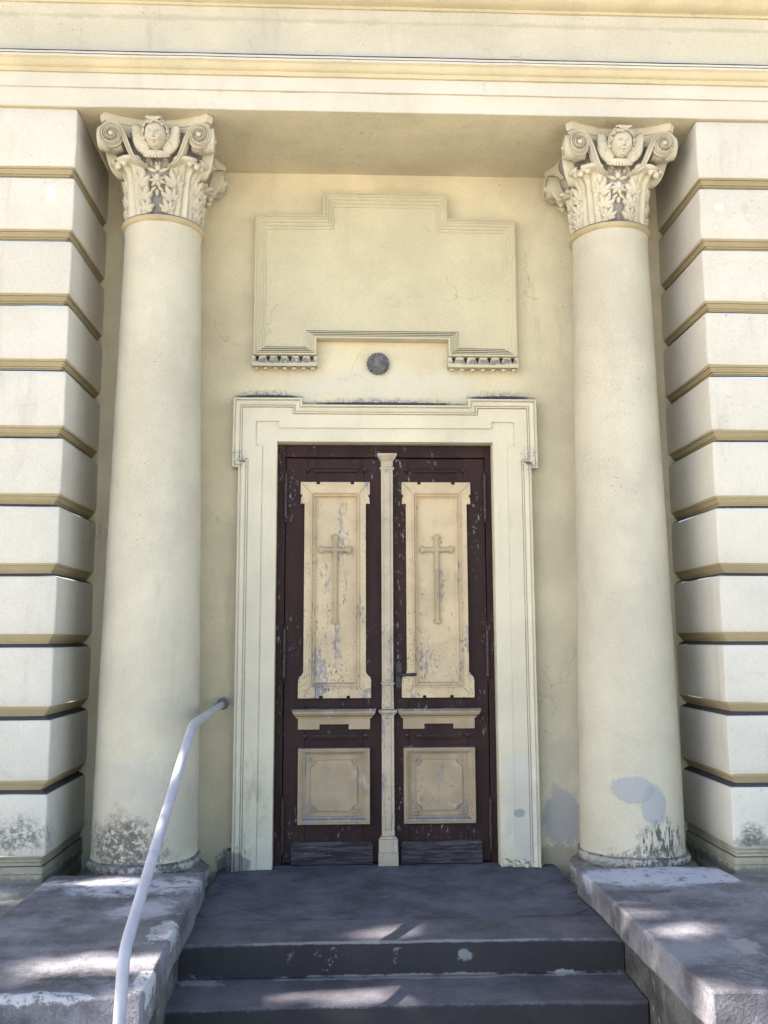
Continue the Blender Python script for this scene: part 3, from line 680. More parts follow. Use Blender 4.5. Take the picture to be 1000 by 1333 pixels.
def leaf(mx, label):
    """mx = -1 left leaf, +1 right leaf; x given for the right leaf from the meeting line outwards"""
    C = .005
    X = lambda x: C + mx * x
    def rc(a, b): return (min(X(a), X(b)), max(X(a), X(b)))
    mb = MB(); a, b = rc(.004, .612); mb.box(a, b, YD, YD + .05, .012, 2.413)
    lf = dpart(mb, 'door_leaf', M['brown'], door, False, .003)
    lf['label'] = label
    def sub(mb, name, mat, smooth=False, bevel=0, lab=None):
        o = mb.build(name, mat, lf, smooth, bevel)
        if lab: o['label'] = lab
        return o
    for (p, q, z0, z1, nm) in ((.004, .135, .012, 2.413, 'stile'), (.485, .612, .012, 2.413, 'stile'), (.137, .483, .66, .935, 'rail'), (.137, .483, 2.205, 2.345, 'rail'), (.137, .483, .012, .26, 'rail')):
        mb = MB(); a, b = rc(p, q); mb.box(a, b, YD - .006, YD + .001, z0, z1); sub(mb, nm, M['brown'], False, .002)
    mb = MB(); a, b = rc(.150, .470); mb.box(a, b, YD - .006, YD + .001, 2.350, 2.405); sub(mb, 'rail', M['brown'], False, .002)
    F = YD - .006
    # upper panel: eared board with a moulded sunk field
    xc = .310
    hw, he, hb = .187, .212, .218
    zt, zb = 2.262, .957
    o = [(-hb, zb)]
    for nx in (-.082, .082): o += [(nx - .010, zb), (nx - .010, zb + .014), (nx + .010, zb + .014), (nx + .010, zb)]
    o += [(hb, zb), (hb, 1.062), (hb - .006, 1.082), (hw + .012, 1.090), (hw, 1.112), (hw, 2.128), (he, 2.128), (he - .004, 2.168), (he - .010, 2.172), (he - .010, 2.182), (he, 2.186), (he, zt)]
    for nx in (.105, -.105): o += [(nx + .010, zt), (nx + .012, zt - .014), (nx - .012, zt - .014), (nx - .010, zt)]
    o += [(-he, zt), (-he, 2.186), (-he + .010, 2.182), (-he + .010, 2.172), (-he + .004, 2.168), (-he, 2.128), (-hw, 2.128), (-hw, 1.112), (-hw - .012, 1.090), (-hb + .006, 1.082), (-hb, 1.062)]
    out = [(X(xc + x), z) for x, z in (o if mx > 0 else o)]
    hole = rect(X(xc) - .147, X(xc) + .147, 1.020, 2.196)
    mb = MB(); mb.prism(out, F - .026, F + .004, [hole]); sub(mb, 'upper_panel', M['cream'], False, .002)
    mb = MB(); rings(mb, hole, [(-.001, F - .026), (.0005, F - .037), (.007, F - .038), (.0085, F - .021), (.016, F - .019), (.0165, F - .025), (.021, F - .025), (.023, F - .006), (.029, F - .003), (.030, F + .003)], True, True)
    sub(mb, 'sunk_field', M['cream'], 25)
    for (x0, z0, x1, z1) in ((-he + .004, zt - .004, -.150, 2.199), (he - .004, zt - .004, .150, 2.199), (-hb + .03, zb + .03, -.15, 1.017), (hb - .03, zb + .03, .15, 1.017)):
        mb = MB(); mb.tube([(X(xc + x0), F - .026, z0), (X(xc + x1), F - .026, z1)], .0012, 5); sub(mb, 'mitre_joint', M['iron'])
    for sx in (-1, 1):
        mb = MB(); c = (X(xc + sx * .185), F - .026, .998)
        mb.lathe([(.014, .0), (.014, -.004), (.010, -.004), (.010, -.001), (.004, -.003)], 18, c, True, 'y'); sub(mb, 'corner_roundel', M['cream'], 40)
    # cross
    zc, wv = 1.846, .0150
    arm = lambda L, w: [(wv, w), (L - .030, w * .92), (L - .026, w * 1.45), (L - .012, w * 1.62), (L - .006, w * .95), (L, w * .45)]
    ar = arm(.103, .0150); pts = []
    def addarm(rot, L):
        a = arm(L, .0150); seq = [(p[0], -p[1]) for p in a] + [(p[0], p[1]) for p in a[::-1]]
        for x, y in seq[:]:
            pts.append((x * math.cos(rot) - y * math.sin(rot), x * math.sin(rot) + y * math.cos(rot)))
    addarm(0, .103); addarm(math.pi / 2, .094); addarm(math.pi, .103); addarm(-math.pi / 2, .452)
    cl = []
    for p in pts:
        if not cl or math.hypot(p[0] - cl[-1][0], p[1] - cl[-1][1]) > 1e-4: cl.append(p)
    if math.hypot(cl[0][0] - cl[-1][0], cl[0][1] - cl[-1][1]) < 1e-4: cl.pop()
    cl = [(X(xc) + x, zc + z) for x, z in cl]
    mb = MB(); mb.prism(cl, F - .019, F + .004, (), .004); sub(mb, 'cross', M['cross'])
    # bar with two bosses
    for zbar, x0, x1, b0, b1 in ((2.334, .170, .440, .128, .478), (.728, .175, .450, .125, .487)):
        mb = MB(); a, b = rc(x0, x1); mb.box(a, b, F - .016, F, zbar - .010, zbar + .010); sub(mb, 'bar', M['brown'], False, .004)
        for xb in (b0, b1):
            mb = MB(); mb.lathe([(.013, 0), (.013, -.006), (.009, -.012), (.003, -.014)], 14, (X(xb), F, zbar + .002), True, 'y'); sub(mb, 'boss', M['brown'], True)
    # ledge
    pr = [(.775, .014), (.838, .014), (.840, .022), (.848, .024), (.856, .036), (.858, .044), (.868, .050), (.870, .058), (.884, .060), (.888, .056), (.892, .0)]
    mb = MB(); xa, xb = .098, .527
    ap = [(xa, .775), (xa + .128, .775), (xa + .128, .804), (xb - .128, .804), (xb - .128, .775), (xb, .775), (xb, .842), (xa, .842)]
    mb.prism([(X(x), z) for x, z in ap], F - .016, F); sub(mb, 'ledge_apron', M['cream2'], False, .002)
    mb = MB(); a, b = rc(xa, xb)
    mb.loft([[(a - p * .5, F, z), (a - p * .5, F - p, z), (b + p * .5, F - p, z), (b + p * .5, F, z)] for z, p in pr[1:]], False)
    mb.box(a, b, F - .01, F, .835, .89)
    sub(mb, 'ledge', M['cream2'], 30)
    mb = rough_box(a - .034, b + .034, F - .064, F, .8825, .8945, 26, 3, 2, .0035, 30, mx * 2); sub(mb, 'ledge_cap', M['cap'], 40)
    # lower panel with four roundels
    lx = .312; P = rect(X(lx) - .212, X(lx) + .212, .233, .668)
    mb = MB(); rings(mb, P, [(0, F), (0, F - .036), (.003, F - .042), (.011, F - .042), (.013, F - .032), (.022, F - .030), (.035, F - .014), (.040, F - .012), (.042, F - .003), (.06, F - .003)], True, True)
    sub(mb, 'lower_panel', M['cream2'], 25)
    q = .137; zc2 = .4505; qz = .147; r = .036; pts = []
    for sx, sz, a0 in ((1, -1, 180), (1, 1, 270), (-1, 1, 0), (-1, -1, 90)):
        for k in range(9):
            a = R(a0 - 0 - k * 90 / 8)
            pts.append((X(lx) + sx * q + r * math.cos(a), zc2 + sz * qz + r * math.sin(a)))
    mb = MB(); mb.prism(pts, F - .015, F - .002); sub(mb, 'raised_field', M['cream2'], False, .003)
    for sx in (-1, 1):
        for sz in (-1, 1):
            mb = MB(); mb.lathe([(.024, .002), (.024, -.006), (.018, -.007), (.017, -.002), (.011, -.002), (.009, -.007), (.002, -.010)], 20, (X(lx) + sx * q, F - .005, zc2 + sz * qz), True, 'y')
            sub(mb, 'roundel', M['cream2'], 50)
    # kick board
    mb = MB(); a, b = rc(.082, .562)
    kp = [(a, .006), (b, .006), (b, .120), (b - .014, .134), (a + .014, .134), (a, .120)]
    mb.prism(kp, F - .022, F); sub(mb, 'kick_board', M['kick'], False, .004)
    # hinges
    for z0, z1 in ((2.035, 2.315), (1.075, 1.365), (.075, .365)):
        mb = MB(); hx = X(.613); mb.lathe([(.004, z0 - .02), (.007, z0), (.011, z0 + .004), (.011, (z0 + z1) / 2 - .002), (.009, (z0 + z1) / 2), (.011, (z0 + z1) / 2 + .002), (.011, z1 - .004), (.006, z1), (.004, z1 + .018)], 12, (hx, YD - .018, 0))
        mb.box(hx - .004, hx + .004, YD - .018, YD, z0 + .01, z1 - .01)
        sub(mb, 'hinge', M['hinge'], 40)
    return lf
l1 = leaf(-1, 'left leaf with heavily peeled cream panels'); l2 = leaf(1, 'right leaf carrying the door handle')
mb = MB()
pl = [(.062, 1.025), (.072, 1.012), (.088, 1.012), (.098, 1.025), (.098, 1.155), (.088, 1.172), (.08, 1.182), (.072, 1.172), (.062, 1.155)]
mb.prism(pl, YD - .010, YD - .004, (), .002)
mb.lathe([(.012, 0), (.012, -.035), (.010, -.050)], 12, (.080, YD - .01, 1.092), True, 'y')
mb.tube([(.072, YD - .055, 1.093), (.095, YD - .056, 1.093), (.14, YD - .054, 1.094), (.172, YD - .052, 1.095), (.184, YD - .050, 1.096)], [.009, .009, .0085, .010, .006], 10)
mb.lathe([(.008, 0), (.008, -.002)], 12, (.080, YD - .010, 1.04), True, 'y')
mb.build('door_handle', M['iron'], l2, 40)
# meeting post
mb = MB(); pc = .012
def pst(z, w, p): return [(pc - w, YD, z), (pc - w, YD - p, z), (pc + w, YD - p, z), (pc + w, YD, z)]
prof = [(.0, .058, .056), (.070, .058, .056), (.071, .054, .053), (.075, .054, .053), (.076, .056, .055), (.148, .056, .055), (.150, .048, .048), (.160, .046, .046), (.166, .037, .038),
        (.855, .036, .038), (.858, .042, .044), (.866, .044, .048), (.872, .054, .058), (.884, .057, .060), (.889, .054, .056), (.892, .036, .036),
        (1.034, .034, .036), (1.037, .039, .041), (1.047, .039, .041), (1.050, .034, .036),
        (2.338, .036, .036), (2.341, .044, .043), (2.352, .044, .043), (2.355, .037, .036), (2.392, .037, .036), (2.396, .042, .042), (2.402, .044, .046), (2.420, .056, .056), (2.424, .060, .060), (2.438, .060, .060), (2.440, .03, .03)]
mb.loft([pst(*q) for q in prof], False, False, False)
o = dpart(mb, 'meeting_post', M['post'], door, False, .002)
for z0, z1 in ((.20, .84), (.90, 1.03), (1.06, 2.33)):
    mb = MB(); mb.prism(rect(pc - .020, pc + .020, z0, z1), YD - .044, YD - .034, (), .004)
    mb.build('post_fillet', M['post'], o)

# ------------------------------------------------------------------ columns
AX = -.36
def shaft_r(z):
    t = max(0.0, (z - .17) / (3.66 - .17))
    return .279 + (.218 - .279) * (t ** 1.25)
CZ = 3.701
colm = thing('column', 'left plaster column with carved capital, grey damp stain at its foot behind the handrail', 'column', (-1.316, AX, 0), 'columns of the porch')
mb = MB(); nseg = 72; loops = []
zz = [.165, .170, .178] + [.20 + (3.636 - .20) * i / 70 for i in range(71)] + [3.650, 3.658]
for z in zz:
    r = shaft_r(z) + (.004 if z < .172 else 0) + (.006 * max(0, (z - 3.606) / .05))
    l = []
    for k in range(nseg):
        a = 2 * math.pi * k / nseg
        d = noise.noise(Vector((math.cos(a) * 1.5, math.sin(a) * 1.5, z * 2.2))) * .003 + noise.noise(Vector((math.cos(a) * 7, math.sin(a) * 7, z * 22))) * .0008
        l.append(((r + d) * math.cos(a), (r + d) * math.sin(a), z))
    loops.append(l)
mb.loft(loops, True, True, True); mb.build('shaft', M['col'], colm, 50)
mb = MB(); mb.lathe([(.285, .168), (.293, .160), (.299, .146), (.297, .128), (.288, .116), (.283, .112), (.288, .106), (.318, .098), (.338, .084), (.344, .055), (.335, .032), (.325, .020), (.335, .0)], 64)
mb.jitter(.011, 9, 3); mb.jitter(.006, 24, 1); mb.build('base', M['cbase'], colm, 60)
mb = MB(); mb.lathe([(.219, 3.650), (.231, 3.657), (.240, 3.668), (.241, 3.680), (.234, 3.692), (.222, 3.698), (.19, 3.700)], 56); mb.jitter(.002, 12, 1); mb.build('astragal', M['astragal'], colm, True)

def bell_r(z):          # z measured from the foot of the capital
    if z < .36: return .200 + .032 * (z / .36)
    return .232 + .075 * ((z - .36) / .14) ** 1.6
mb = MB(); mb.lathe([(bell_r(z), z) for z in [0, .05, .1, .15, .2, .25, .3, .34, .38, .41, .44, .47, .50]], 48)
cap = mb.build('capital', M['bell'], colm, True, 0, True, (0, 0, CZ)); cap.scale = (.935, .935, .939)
# abacus: four concave sides, cut corners
mb = MB()
def ab_ring(z, grow, hc=.335):
    pts = []
    for q in range(4):
        for k in range(13):
            s = -1 + 2 * k / 12
            x = s * (hc - .030 + grow); y = -(hc + grow - .088 * (1 - abs(s) ** 1.9))
            a = q * math.pi / 2; pts.append((x * math.cos(a) - y * math.sin(a), x * math.sin(a) + y * math.cos(a), z))
    return pts
mb.loft([ab_ring(z, g_) for z, g_ in ((.478, -.055), (.486, -.040), (.494, -.037), (.505, -.030), (.524, -.016), (.532, -.012), (.536, -.012), (.537, -.004), (.545, -.001), (.568, .004), (.580, .004), (.5875, .000))], True, True, True)
mb.build('abacus', M['capital'], cap, 35)
# volutes
def volute_mesh():
    mb = MB()
    cx, cz, r0 = .262, .446, .076
    path = []      # small scroll at the centre, stem, big spiral
    for k in range(20):
        a = R(-80 + 520 - k * 520 / 19); rr = .004 + .017 * k / 19
        path.append((.048 + rr * math.cos(a), .318 + rr * math.sin(a), .0050))
    for p in ((.078, .290, .008), (.105, .288, .010), (.130, .303, .0125), (.150, .335, .0145), (.166, .380, .0155), (.182, .430, .016), (.200, .475, .0155), (.222, .508, .0145)):
        path.append(p)
    turns = 2.0
    for k in range(64):
        f = k / 63; a = R(108) - f * turns * 2 * math.pi; rr = (r0 - .006) * (1 - f) ** .92 + .014 * f
        path.append((cx + rr * math.cos(a), cz + rr * math.sin(a) * 1.06, .0125 * (1 - f) + .0065 * f))
    for _ in range(2):
        path = [path[0]] + [tuple((path[i - 1][j] + 2 * path[i][j] + path[i + 1][j]) / 4 for j in range(3)) for i in range(1, len(path) - 1)] + [path[-1]]
    def yf(x):
        t = max(0.0, min(1.0, (x - .05) / .15)); return -(.244 + .076 * t * t * (3 - 2 * t) + .10 * max(0, x - .20))
    loops = []; ns = len(path) - 64
    for i, (x, z, hw) in enumerate(path):
        a = path[max(0, i - 1)]; b = path[min(len(path) - 1, i + 1)]
        tx, tz = b[0] - a[0], b[1] - a[1]; l = math.hypot(tx, tz) or 1; nx, nz = -tz / l, tx / l
        f = max(0, (i - ns) / 64)
        y = yf(x) - .012 * f
        loops.append([(x + nx * hw * q, y + dy, z + nz * hw * q) for q, dy in ((-1, .050), (-1, -.006), (-.82, -.015), (-.55, -.013), (-.35, -.003), (0, .001), (.35, -.003), (.55, -.013), (.82, -.015), (1, -.006), (1, .050))])
    mb.loft(loops, False)
    body = [(cx + .069 * math.cos(2 * math.pi * k / 32), cz + .073 * math.sin(2 * math.pi * k / 32)) for k in range(32)]
    mb.loft([[(cx + (x - cx) * .86 - .012, yf(x) + .120, cz + (z - cz) * .86) for x, z in body], [(x, yf(x) + .085, z) for x, z in body], [(cx + (x - cx) * .90, yf(x) + .05, cz + (z - cz) * .90) for x, z in body], [(x, yf(x) + .022, z) for x, z in body], [(x, yf(x) + .010, z) for x, z in body]], True, True, True)
    mb.ball((cx, yf(cx) - .018, cz), (.016, .014, .016), 14, 10)
    return mb
va = volute_mesh()
vm = {1: va.mesh('volute', M['capital'], 50)}
vb = MB(); vb.v = [(-x, y, z) for x, y, z in va.v]; vb.f = va.f; vm[-1] = vb.mesh('volute', M['capital'], 50)
for q in range(4):
    for sgn in (1, -1):
        o = link('volute', vm[sgn], cap); o.rotation_euler.z = q * math.pi / 2
# acanthus leaves under the four corners: fluted middle, lobed edges, tip curled out
def acanthus(H, span, tip, curl, lobes, thick):
    mb = MB(); NV, NU = 64, 36; grid = []
    for i in range(NV + 1):
        v = i / NV; ph = (v * lobes) % 1.0
        sc = math.sin(math.pi * min(1, ph * .92 + .08)) ** .5
        lob = .76 + .24 * sc
        wv = span * (1.0 - .22 * v + .10 * math.exp(-((v - .86) / .10) ** 2)) * lob
        if v > .92: wv *= math.sqrt(max(.02, 1 - ((v - .92) / .08) ** 2))
        row = []
        for j in range(NU + 1):
            u = -1 + 2 * j / NU
            zz = H * v; rad = bell_r(min(zz, .40))
            c = max(0, (v - .58) / .42)
            rad += curl * (c ** 2.2) * (1 - .25 * u * u)
            zz -= tip * max(0, (v - .80) / .20) ** 2 * (1 - .35 * abs(u))
            e = abs(u) ** 3
            zz += .022 * e * sc
            flute = .0085 * math.cos(u * math.pi * 5.0) * (1 - .5 * e)
            rib = .012 * math.exp(-(u / .10) ** 2) + thick * (1 - .75 * u ** 4)
            edge = e * (.022 * sc - .014)
            tl = .014 * math.cos(u * math.pi * 3) * max(0, (v - .70) / .30)
            rr = rad + rib + flute + edge + tl
            a = wv * u / max(.2, bell_r(min(H * v, .36)))
            row.append((rr * math.sin(a), -rr * math.cos(a), zz))
        grid.append(row)
    mb.loft(grid, False)
    return mb
ame = acanthus(.368, .112, .070, .112, 4.5, .008).mesh('acanthus_leaf', M['capital'], 70)
for q in range(4):
    o = link('acanthus_leaf', ame, cap); o.rotation_euler.z = R(45 + 90 * q)
    md = o.modifiers.new('solid', 'SOLIDIFY'); md.thickness = .011; md.offset = -1
# lobed tips at the head of each corner leaf
lt = MB()
for k, (ax, zz_, rr_) in enumerate(((-.40, .332, .290), (-.20, .308, .322), (0, .296, .335), (.20, .308, .322), (.40, .332, .290))):
    lt.ball((rr_ * math.sin(ax * .62), -rr_ * math.cos(ax * .62), zz_), (.019, .020, .024), 10, 8)
lt.jitter(.004, 40, 2)
lme = lt.mesh('leaf_tip', M['capital'], True)
for q in range(4):
    o = link('leaf_tip', lme, cap); o.rotation_euler.z = R(45 + 90 * q)
# palmate fronds in three tiers beside the middle of each face
def frond(x0, z0, size, lean, sg):
    mb = MB()
    def onbell(x, z, out):
        r = bell_r(min(z, .40)) + out; a = x / bell_r(min(z, .36)); return Vector((r * math.sin(a), -r * math.cos(a), z))
    def lobe(ang, L, wd, off):
        loops = []
        for i in range(9):
            t = i / 8; c = L * t
            w_ = wd * (math.sin(math.pi * min(1, .10 + t * .86)) ** .7)
            px = x0 + sg * (math.sin(ang) * c); pz = z0 + math.cos(ang) * c
            nx, nz = math.cos(ang) * sg, -math.sin(ang)
            hgt = off + .004 + .018 * math.sin(math.pi * min(1, .2 + t * .75)) + .022 * t * t
            loops.append([onbell(px + nx * w_ * u, pz + nz * w_ * u, max(-.004, hgt * (1 - .9 * u * u) - .004 * math.exp(-(u / .25) ** 2))) for u in (-1, -.7, -.35, 0, .35, .7, 1)])
        mb.loft(loops, False)
    for a_, l_, w_, o_ in ((62, .62, .24, .010), (28, .86, .25, .014), (-4, 1.0, .26, .018), (-36, .84, .24, .013), (-68, .58, .22, .009)):
        lobe(R(a_ + lean), size * l_, size * w_, o_)
    return mb
for sg in (-1, 1):
    for nm, (x0, z0, sz_, ln) in (('low_frond', (.066, .020, .074, -20)), ('middle_frond', (.084, .090, .088, -20)), ('upper_frond', (.104, .178, .100, -14))):
        fme = frond(sg * x0, z0, sz_, ln, sg).mesh(nm, M['capital'], 70)
        for q in range(4):
            o = link(nm, fme, cap); o.rotation_euler.z = R(90 * q)
            md = o.modifiers.new('solid', 'SOLIDIFY'); md.thickness = .012; md.offset = -1
# hanging flower drop on each face
pd = MB(); yb = -.222
def petal(cx, cz, ang, L, wd, h):
    loops = []
    for i in range(8):
        t = i / 7; w_ = wd * math.sin(math.pi * min(1, .12 + .84 * t)) ** .7
        x, z = cx + math.sin(ang) * L * t, cz + math.cos(ang) * L * t
        loops.append([(x + math.cos(ang) * w_ * u, yb - h * (1 - u * u) * math.sin(math.pi * min(1, .3 + .65 * t)) + .004 * abs(u), z - math.sin(ang) * w_ * u) for u in (-1, -.5, 0, .5, 1)])
    pd.loft(loops, False)
for k in range(7): petal(0, .215, R(k * 360 / 7 + 12), .044, .014, .022)
pd.ball((0, yb - .020, .222), (.014, .013, .024), 10, 8)
for sx in (-1, 1):
    petal(sx * .006, .262, R(sx * 62), .050, .015, .016); petal(sx * .006, .175, R(180 - sx * 45), .036, .012, .015); petal(sx * .004, .300, R(sx * 18), .030, .012, .016)
petal(0, .160, R(180), .036, .013, .016); pd.ball((0, yb - .010, .285), (.014, .012, .020), 10, 8)
pd.v = [(x * 1.3, y, .225 + (z - .225) * 1.12) for x, y, z in pd.v]
pme = pd.mesh('flower_drop', M['capital'], True)
for q in range(4):
    o = link('flower_drop', pme, cap); o.rotation_euler.z = R(90 * q)
    md = o.modifiers.new('solid', 'SOLIDIFY'); md.thickness = .010; md.offset = -1
# cherub head, tipped to look down at the steps
def G(x, z, cx, cz, sx, sz): return math.exp(-((x - cx) / sx) ** 2 - ((z - cz) / sz) ** 2)
hd = MB(); NU, NV = 112, 112; loops = []
hc = Vector((0, -.318, .452)); rotm = Matrix.Rotation(R(20), 3, 'X')
def headpt(x, y, z):
    v = rotm @ Vector((x, y, z)); return (v.x + hc.x, v.y + hc.y, v.z + hc.z)
for i in range(NV + 1):
    t = math.pi * (i + .03) / (NV + .06); row = []
    for k in range(NU):
        p = 2 * math.pi * k / NU
        x, y, z = math.sin(t) * math.sin(p), -math.sin(t) * math.cos(p), math.cos(t)
        X, Z = x, z
        w_ = .066 * (1 - .24 * max(0, -z) ** 1.4); px = x * w_; pz = z * .088; py = y * .076
        f = max(0, -y) ** .6; d = 0
        d += .027 * G(X, Z, 0, -.17, .085, .085) + .013 * G(X, Z, 0, .02, .065, .20)
        d += .009 * (G(X, Z, .105, -.20, .05, .05) + G(X, Z, -.105, -.20, .05, .05))
        d -= .020 * (G(X, Z, .33, .07, .15, .09) + G(X, Z, -.33, .07, .15, .09))
        d += .013 * (G(X, Z, .33, .05, .10, .055) + G(X, Z, -.33, .05, .10, .055))
        d -= .006 * (G(X, Z, .33, .045, .10, .012) + G(X, Z, -.33, .045, .10, .012))
        d += .010 * (G(X, Z, .34, .215, .22, .045) + G(X, Z, -.34, .215, .22, .045))
        d += .013 * (G(X, Z, .44, -.27, .22, .20) + G(X, Z, -.44, -.27, .22, .20))
        d += .014 * G(X, Z, 0, -.415, .15, .036) + .013 * G(X, Z, 0, -.535, .12, .040) - .016 * G(X, Z, 0, -.475, .20, .020) - .010 * G(X, Z, 0, -.62, .18, .04)
        d += .016 * G(X, Z, 0, -.76, .18, .10) - .006 * (G(X, Z, .26, -.47, .05, .05) + G(X, Z, -.26, -.47, .05, .05))
        row.append(headpt(px, py - d * f, pz))
    loops.append(row)
hd.loft(loops, True, True, True)
head = hd.build('cherub_head', M['capital'], cap, True)
hr = MB(); rnd = random.Random(3)
cl_ = [headpt(.074 * math.sin(t_) * math.sin(p_), .004 - .078 * math.sin(t_) * math.cos(p_), .094 * math.cos(t_)) for t_ in () for p_ in ()]
for k in range(230):
    a = rnd.uniform(-math.pi, math.pi); e = rnd.uniform(-.30, 1.0)
    x, y, z = math.sin(a) * math.sqrt(max(0, 1 - e * e)), -math.cos(a) * math.sqrt(max(0, 1 - e * e)), e
    if y < -.35 and e < .52 + .10 * math.cos(a * 2): continue
    if y < -.05 and e < .05: continue
    if y > .45: continue
    r_ = rnd.uniform(.010, .017); ph0 = rnd.uniform(0, 6.28)
    n_ = Vector((x, y, z)).normalized(); v_ = n_.orthogonal().normalized(); q_ = n_.cross(v_)
    base = Vector((x * .070, y * .078, z * .094))
    pts_ = [base + (v_ * math.cos(ph0 + s_ * .95) + q_ * math.sin(ph0 + s_ * .95)) * r_ * (1 - s_ * .13) + n_ * (.003 + s_ * .0013) for s_ in range(7)]
    hr.tube([headpt(*p_) for p_ in pts_], [.0035, .0062, .0072, .0072, .0066, .0055, .003], 6)
for k in range(7):      # forelock
    a = R(-50 + k * 17); hr.tube([headpt(.02 * math.sin(a) + s_ * .009 * math.sin(a), -.052 - .007 * s_ + .0022 * s_ * s_, .074 + .011 * s_ - .0016 * s_ * s_) for s_ in range(6)], [.005, .008, .009, .0085, .007, .004], 7)
hr.build('curls', M['capital'], cap, True)
for sx in (-1, 1):
    mb = MB(); rows = []; NV, NU = 26, 26
    for i in range(NV + 1):
        t = i / NV; row = []
        for j in range(NU + 1):
            u = -1 + 2 * j / NU
            fe = abs(math.sin((u + 1) * math.pi * 2.5))
            L_ = .162 * t * (1 - .22 * u * u + .04 * fe * (t > .3)) * (1 - .10 * (u + 1) * .5)
            wd = .036 * (math.sin(math.pi * min(1, .16 + .70 * t)) ** .7)
            ang = R(43 + 16 * t * t)
            cx_, cz_ = .048 + math.cos(ang) * L_, .372 + math.sin(ang) * L_
            x = cx_ + math.sin(ang) * wd * u; z = cz_ - math.cos(ang) * wd * u
            tier = .006 * (math.fmod(t * 3.0, 1.0)) 
            y = -.262 - .030 * t - .016 * (1 - u * u) - .0075 * fe - tier
            row.append((sx * x, y, z))
        rows.append(row)
    mb.loft(rows, False)
    o = mb.build('wing', M['capital'], cap, 60); md = o.modifiers.new('solid', 'SOLIDIFY'); md.thickness = .014; md.offset = 1 if sx > 0 else 1
    mb = MB(); mb.ball(headpt(sx * .067, .004, -.012), (.010, .014, .018), 10, 8); mb.build('ear', M['capital'], cap, True)
mb = MB()
for k in range(11):
    a = R(-75 + 15 * k)
    c0 = Vector((.030 * math.sin(a), -.285 - .012 * math.cos(a), .372)); c1_ = Vector((.074 * math.sin(a), -.268 - .034 * math.cos(a), .352 - .026 * math.cos(a)))
    mb.tube([c0, c0.lerp(c1_, .5) + Vector((0, -.006, .003)), c1_], [.006, .010, .011], 8)
    mb.ball(c1_, (.011, .011, .011), 8, 6)
mb.build('collar', M['capital'], cap, True)
col2 = copy_tree(colm); col2.location = (1.338, AX, 0)
col2['label'] = 'right plaster column with carved capital and a smooth grey cement patch near its foot'
# turn the two cherubs a little differently
# ------------------------------------------------------------------ handrail
def smooth_path(pts, r=.08, n=6):
    out = [Vector(pts[0])]
    for i in range(1, len(pts) - 1):
        a, b, c = Vector(pts[i - 1]), Vector(pts[i]), Vector(pts[i + 1])
        p = b + (a - b).normalized() * r; q = b + (c - b).normalized() * r
        for k in range(n + 1):
            t_ = k / n; out.append(p * (1 - t_) ** 2 + b * 2 * t_ * (1 - t_) + q * t_ * t_)
    out.append(Vector(pts[-1])); return out
hl = thing('handrail', 'bent white painted tube handrail running from the wall down past the left slab', 'handrail', (-.965, -2.44, -.30))
inv = Matrix.Translation(-hl.location)
mb = MB(); mb.tube(smooth_path([(-.962, .02, .930), (-.962, -1.09, .905), (-.965, -2.36, .285), (-.965, -2.45, -.30)], .07), .0208, 16)
o = mb.build('rail_tube', M['rail'], hl, 50); o.matrix_parent_inverse = inv
mb = MB(); mb.lathe([(.034, 0), (.034, -.006), (.027, -.010)], 18, (-.962, 0, .930), True, 'y')
o = mb.build('wall_flange', M['footing'], hl, 40); o.matrix_parent_inverse = inv

# ------------------------------------------------------------------ weeds at the foot of the left pilaster
wd = thing('weed', 'small green weed in the gap between left pilaster and left column', 'plant', (-1.64, -.60, .07))
rnd = random.Random(5)
for k in range(9):
    a = rnd.uniform(0, 6.28); L = rnd.uniform(.035, .06); mb = MB(); rows = []
    for i in range(6):
        s = i / 5; wv = .016 * math.sin(math.pi * (.1 + .88 * s)); r_ = .01 + L * s; z = .05 * s - .03 * s * s + .02
        rows.append([(r_ * math.cos(a) - wv * j * math.sin(a), r_ * math.sin(a) + wv * j * math.cos(a), z + .3 * wv * abs(j)) for j in (-1, 0, 1)])
    mb.loft(rows, False); mb.build('leaf', M['weed'], wd, True)
mb = MB(); mb.tube([(0, 0, -.16), (.004, .002, .02)], .004, 6); mb.build('stem', M['weed'], wd)

# ------------------------------------------------------------------ trees out of view: one in the sun's path, one added to block sky
L = np.array(SD)
spots = [  # points on the steps, slabs and rail that catch sun through gaps in the crown, with gap radius
    ((-.064, -1.215, 0), .075), ((-.20, -1.545, -.143), .10), ((-.33, -1.52, -.143), .06), ((-.51, -1.50, -.143), .04),
    ((1.15, -1.72, .135), .07), ((1.02, -1.39, .135), .045), ((.975, -2.37, .08), .10), ((.955, -1.86, .06), .02), ((1.14, -2.45, .0), .09),
    ((-1.26, -1.97, .135), .08), ((-1.02, -2.0, .135), .09), ((-1.46, -2.22, .135), .06), ((-1.47, -.80, .135), .06), ((-1.36, -.83, .135), .05), ((-1.80, -.98, .1), .03), ((-1.90, -.82, .1), .03),
    ((-.965, -1.42, .73), .05), ((-.965, -1.24, .83), .045), ((-1.0, -2.35, .1), .05), ((-1.75, -2.3, .1), .04)]
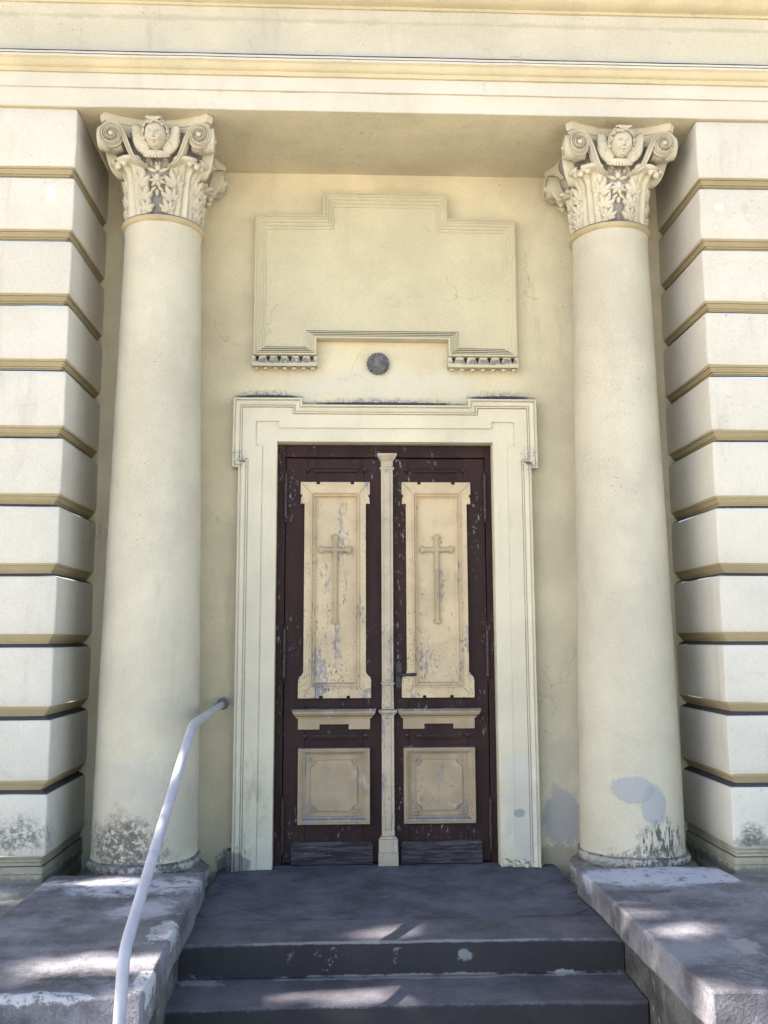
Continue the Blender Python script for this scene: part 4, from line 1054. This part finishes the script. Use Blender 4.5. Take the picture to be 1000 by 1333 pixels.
def make_tree(label, cc, rad, NL, seed, gaps=(), ls=1.0):
    cc = np.array(cc)
    tree = thing('shade_tree', label, 'tree', (float(cc[0]), float(cc[1]), -.30), 'trees shading the porch')
    rs = np.random.RandomState(seed)
    pts = rs.normal(size=(NL, 3)); pts /= np.linalg.norm(pts, axis=1)[:, None]
    pts *= (rs.rand(NL) ** (1 / 3))[:, None] * np.array(rad)
    pts += rs.normal(size=(NL, 3)) * .25
    pts = pts + cc
    keep = np.ones(NL, bool)
    for s_, r_ in gaps:
        d = pts - np.array(s_); d = d - (d @ L)[:, None] * L
        keep &= np.linalg.norm(d, axis=1) > r_ + .06
    pts = pts[keep]; n_ = len(pts)
    a = rs.normal(size=(n_, 3)); a /= np.linalg.norm(a, axis=1)[:, None]
    b = np.cross(a, rs.normal(size=(n_, 3))); b /= np.linalg.norm(b, axis=1)[:, None]
    sz = rs.uniform(.075, .12, n_)[:, None] * ls
    V = np.stack([pts - a * sz, pts + b * sz * .55, pts + a * sz, pts - b * sz * .55], 1).reshape(-1, 3) - np.array(tree.location)
    me = bpy.data.meshes.new('crown'); me.vertices.add(4 * n_); me.vertices.foreach_set('co', V.ravel())
    me.loops.add(4 * n_); me.loops.foreach_set('vertex_index', np.arange(4 * n_)); me.polygons.add(n_)
    me.polygons.foreach_set('loop_start', np.arange(0, 4 * n_, 4)); me.polygons.foreach_set('loop_total', np.full(n_, 4)); me.update(calc_edges=True)
    me.materials.append(M['leaf']); o = link('crown', me, tree); o['kind'] = 'stuff'
    h = cc[2] + .3
    mb = MB(); mb.tube([(0, 0, -.1), (.05, .02, h * .16), (.0, .1, h * .38), (-.1, .1, h * .65), (0, 0, h)], [.34, .27, .22, .17, .06], 12)
    for k in range(6):
        an = k * 1.05; z = h * .45 + k * .35
        mb.tube([(0, .1, z), (1.1 * math.cos(an), 1.1 * math.sin(an), z + 1.3), (2.6 * math.cos(an), 2.6 * math.sin(an), z + 2.4)], [.12, .08, .03], 8)
    mb.build('trunk', M['bark'], tree, True)
make_tree('large leafy tree standing out of view left of the porch', np.array((0, -1.1, 1.9)) + L * 12.0, (4.9, 4.6, 5.0), 46000, 4, spots, 1.35)
make_tree('broad leafy tree added out of view over the forecourt to block the upper sky', (4.0, -8.5, 9.0), (5.5, 4.2, 3.2), 20000, 9)
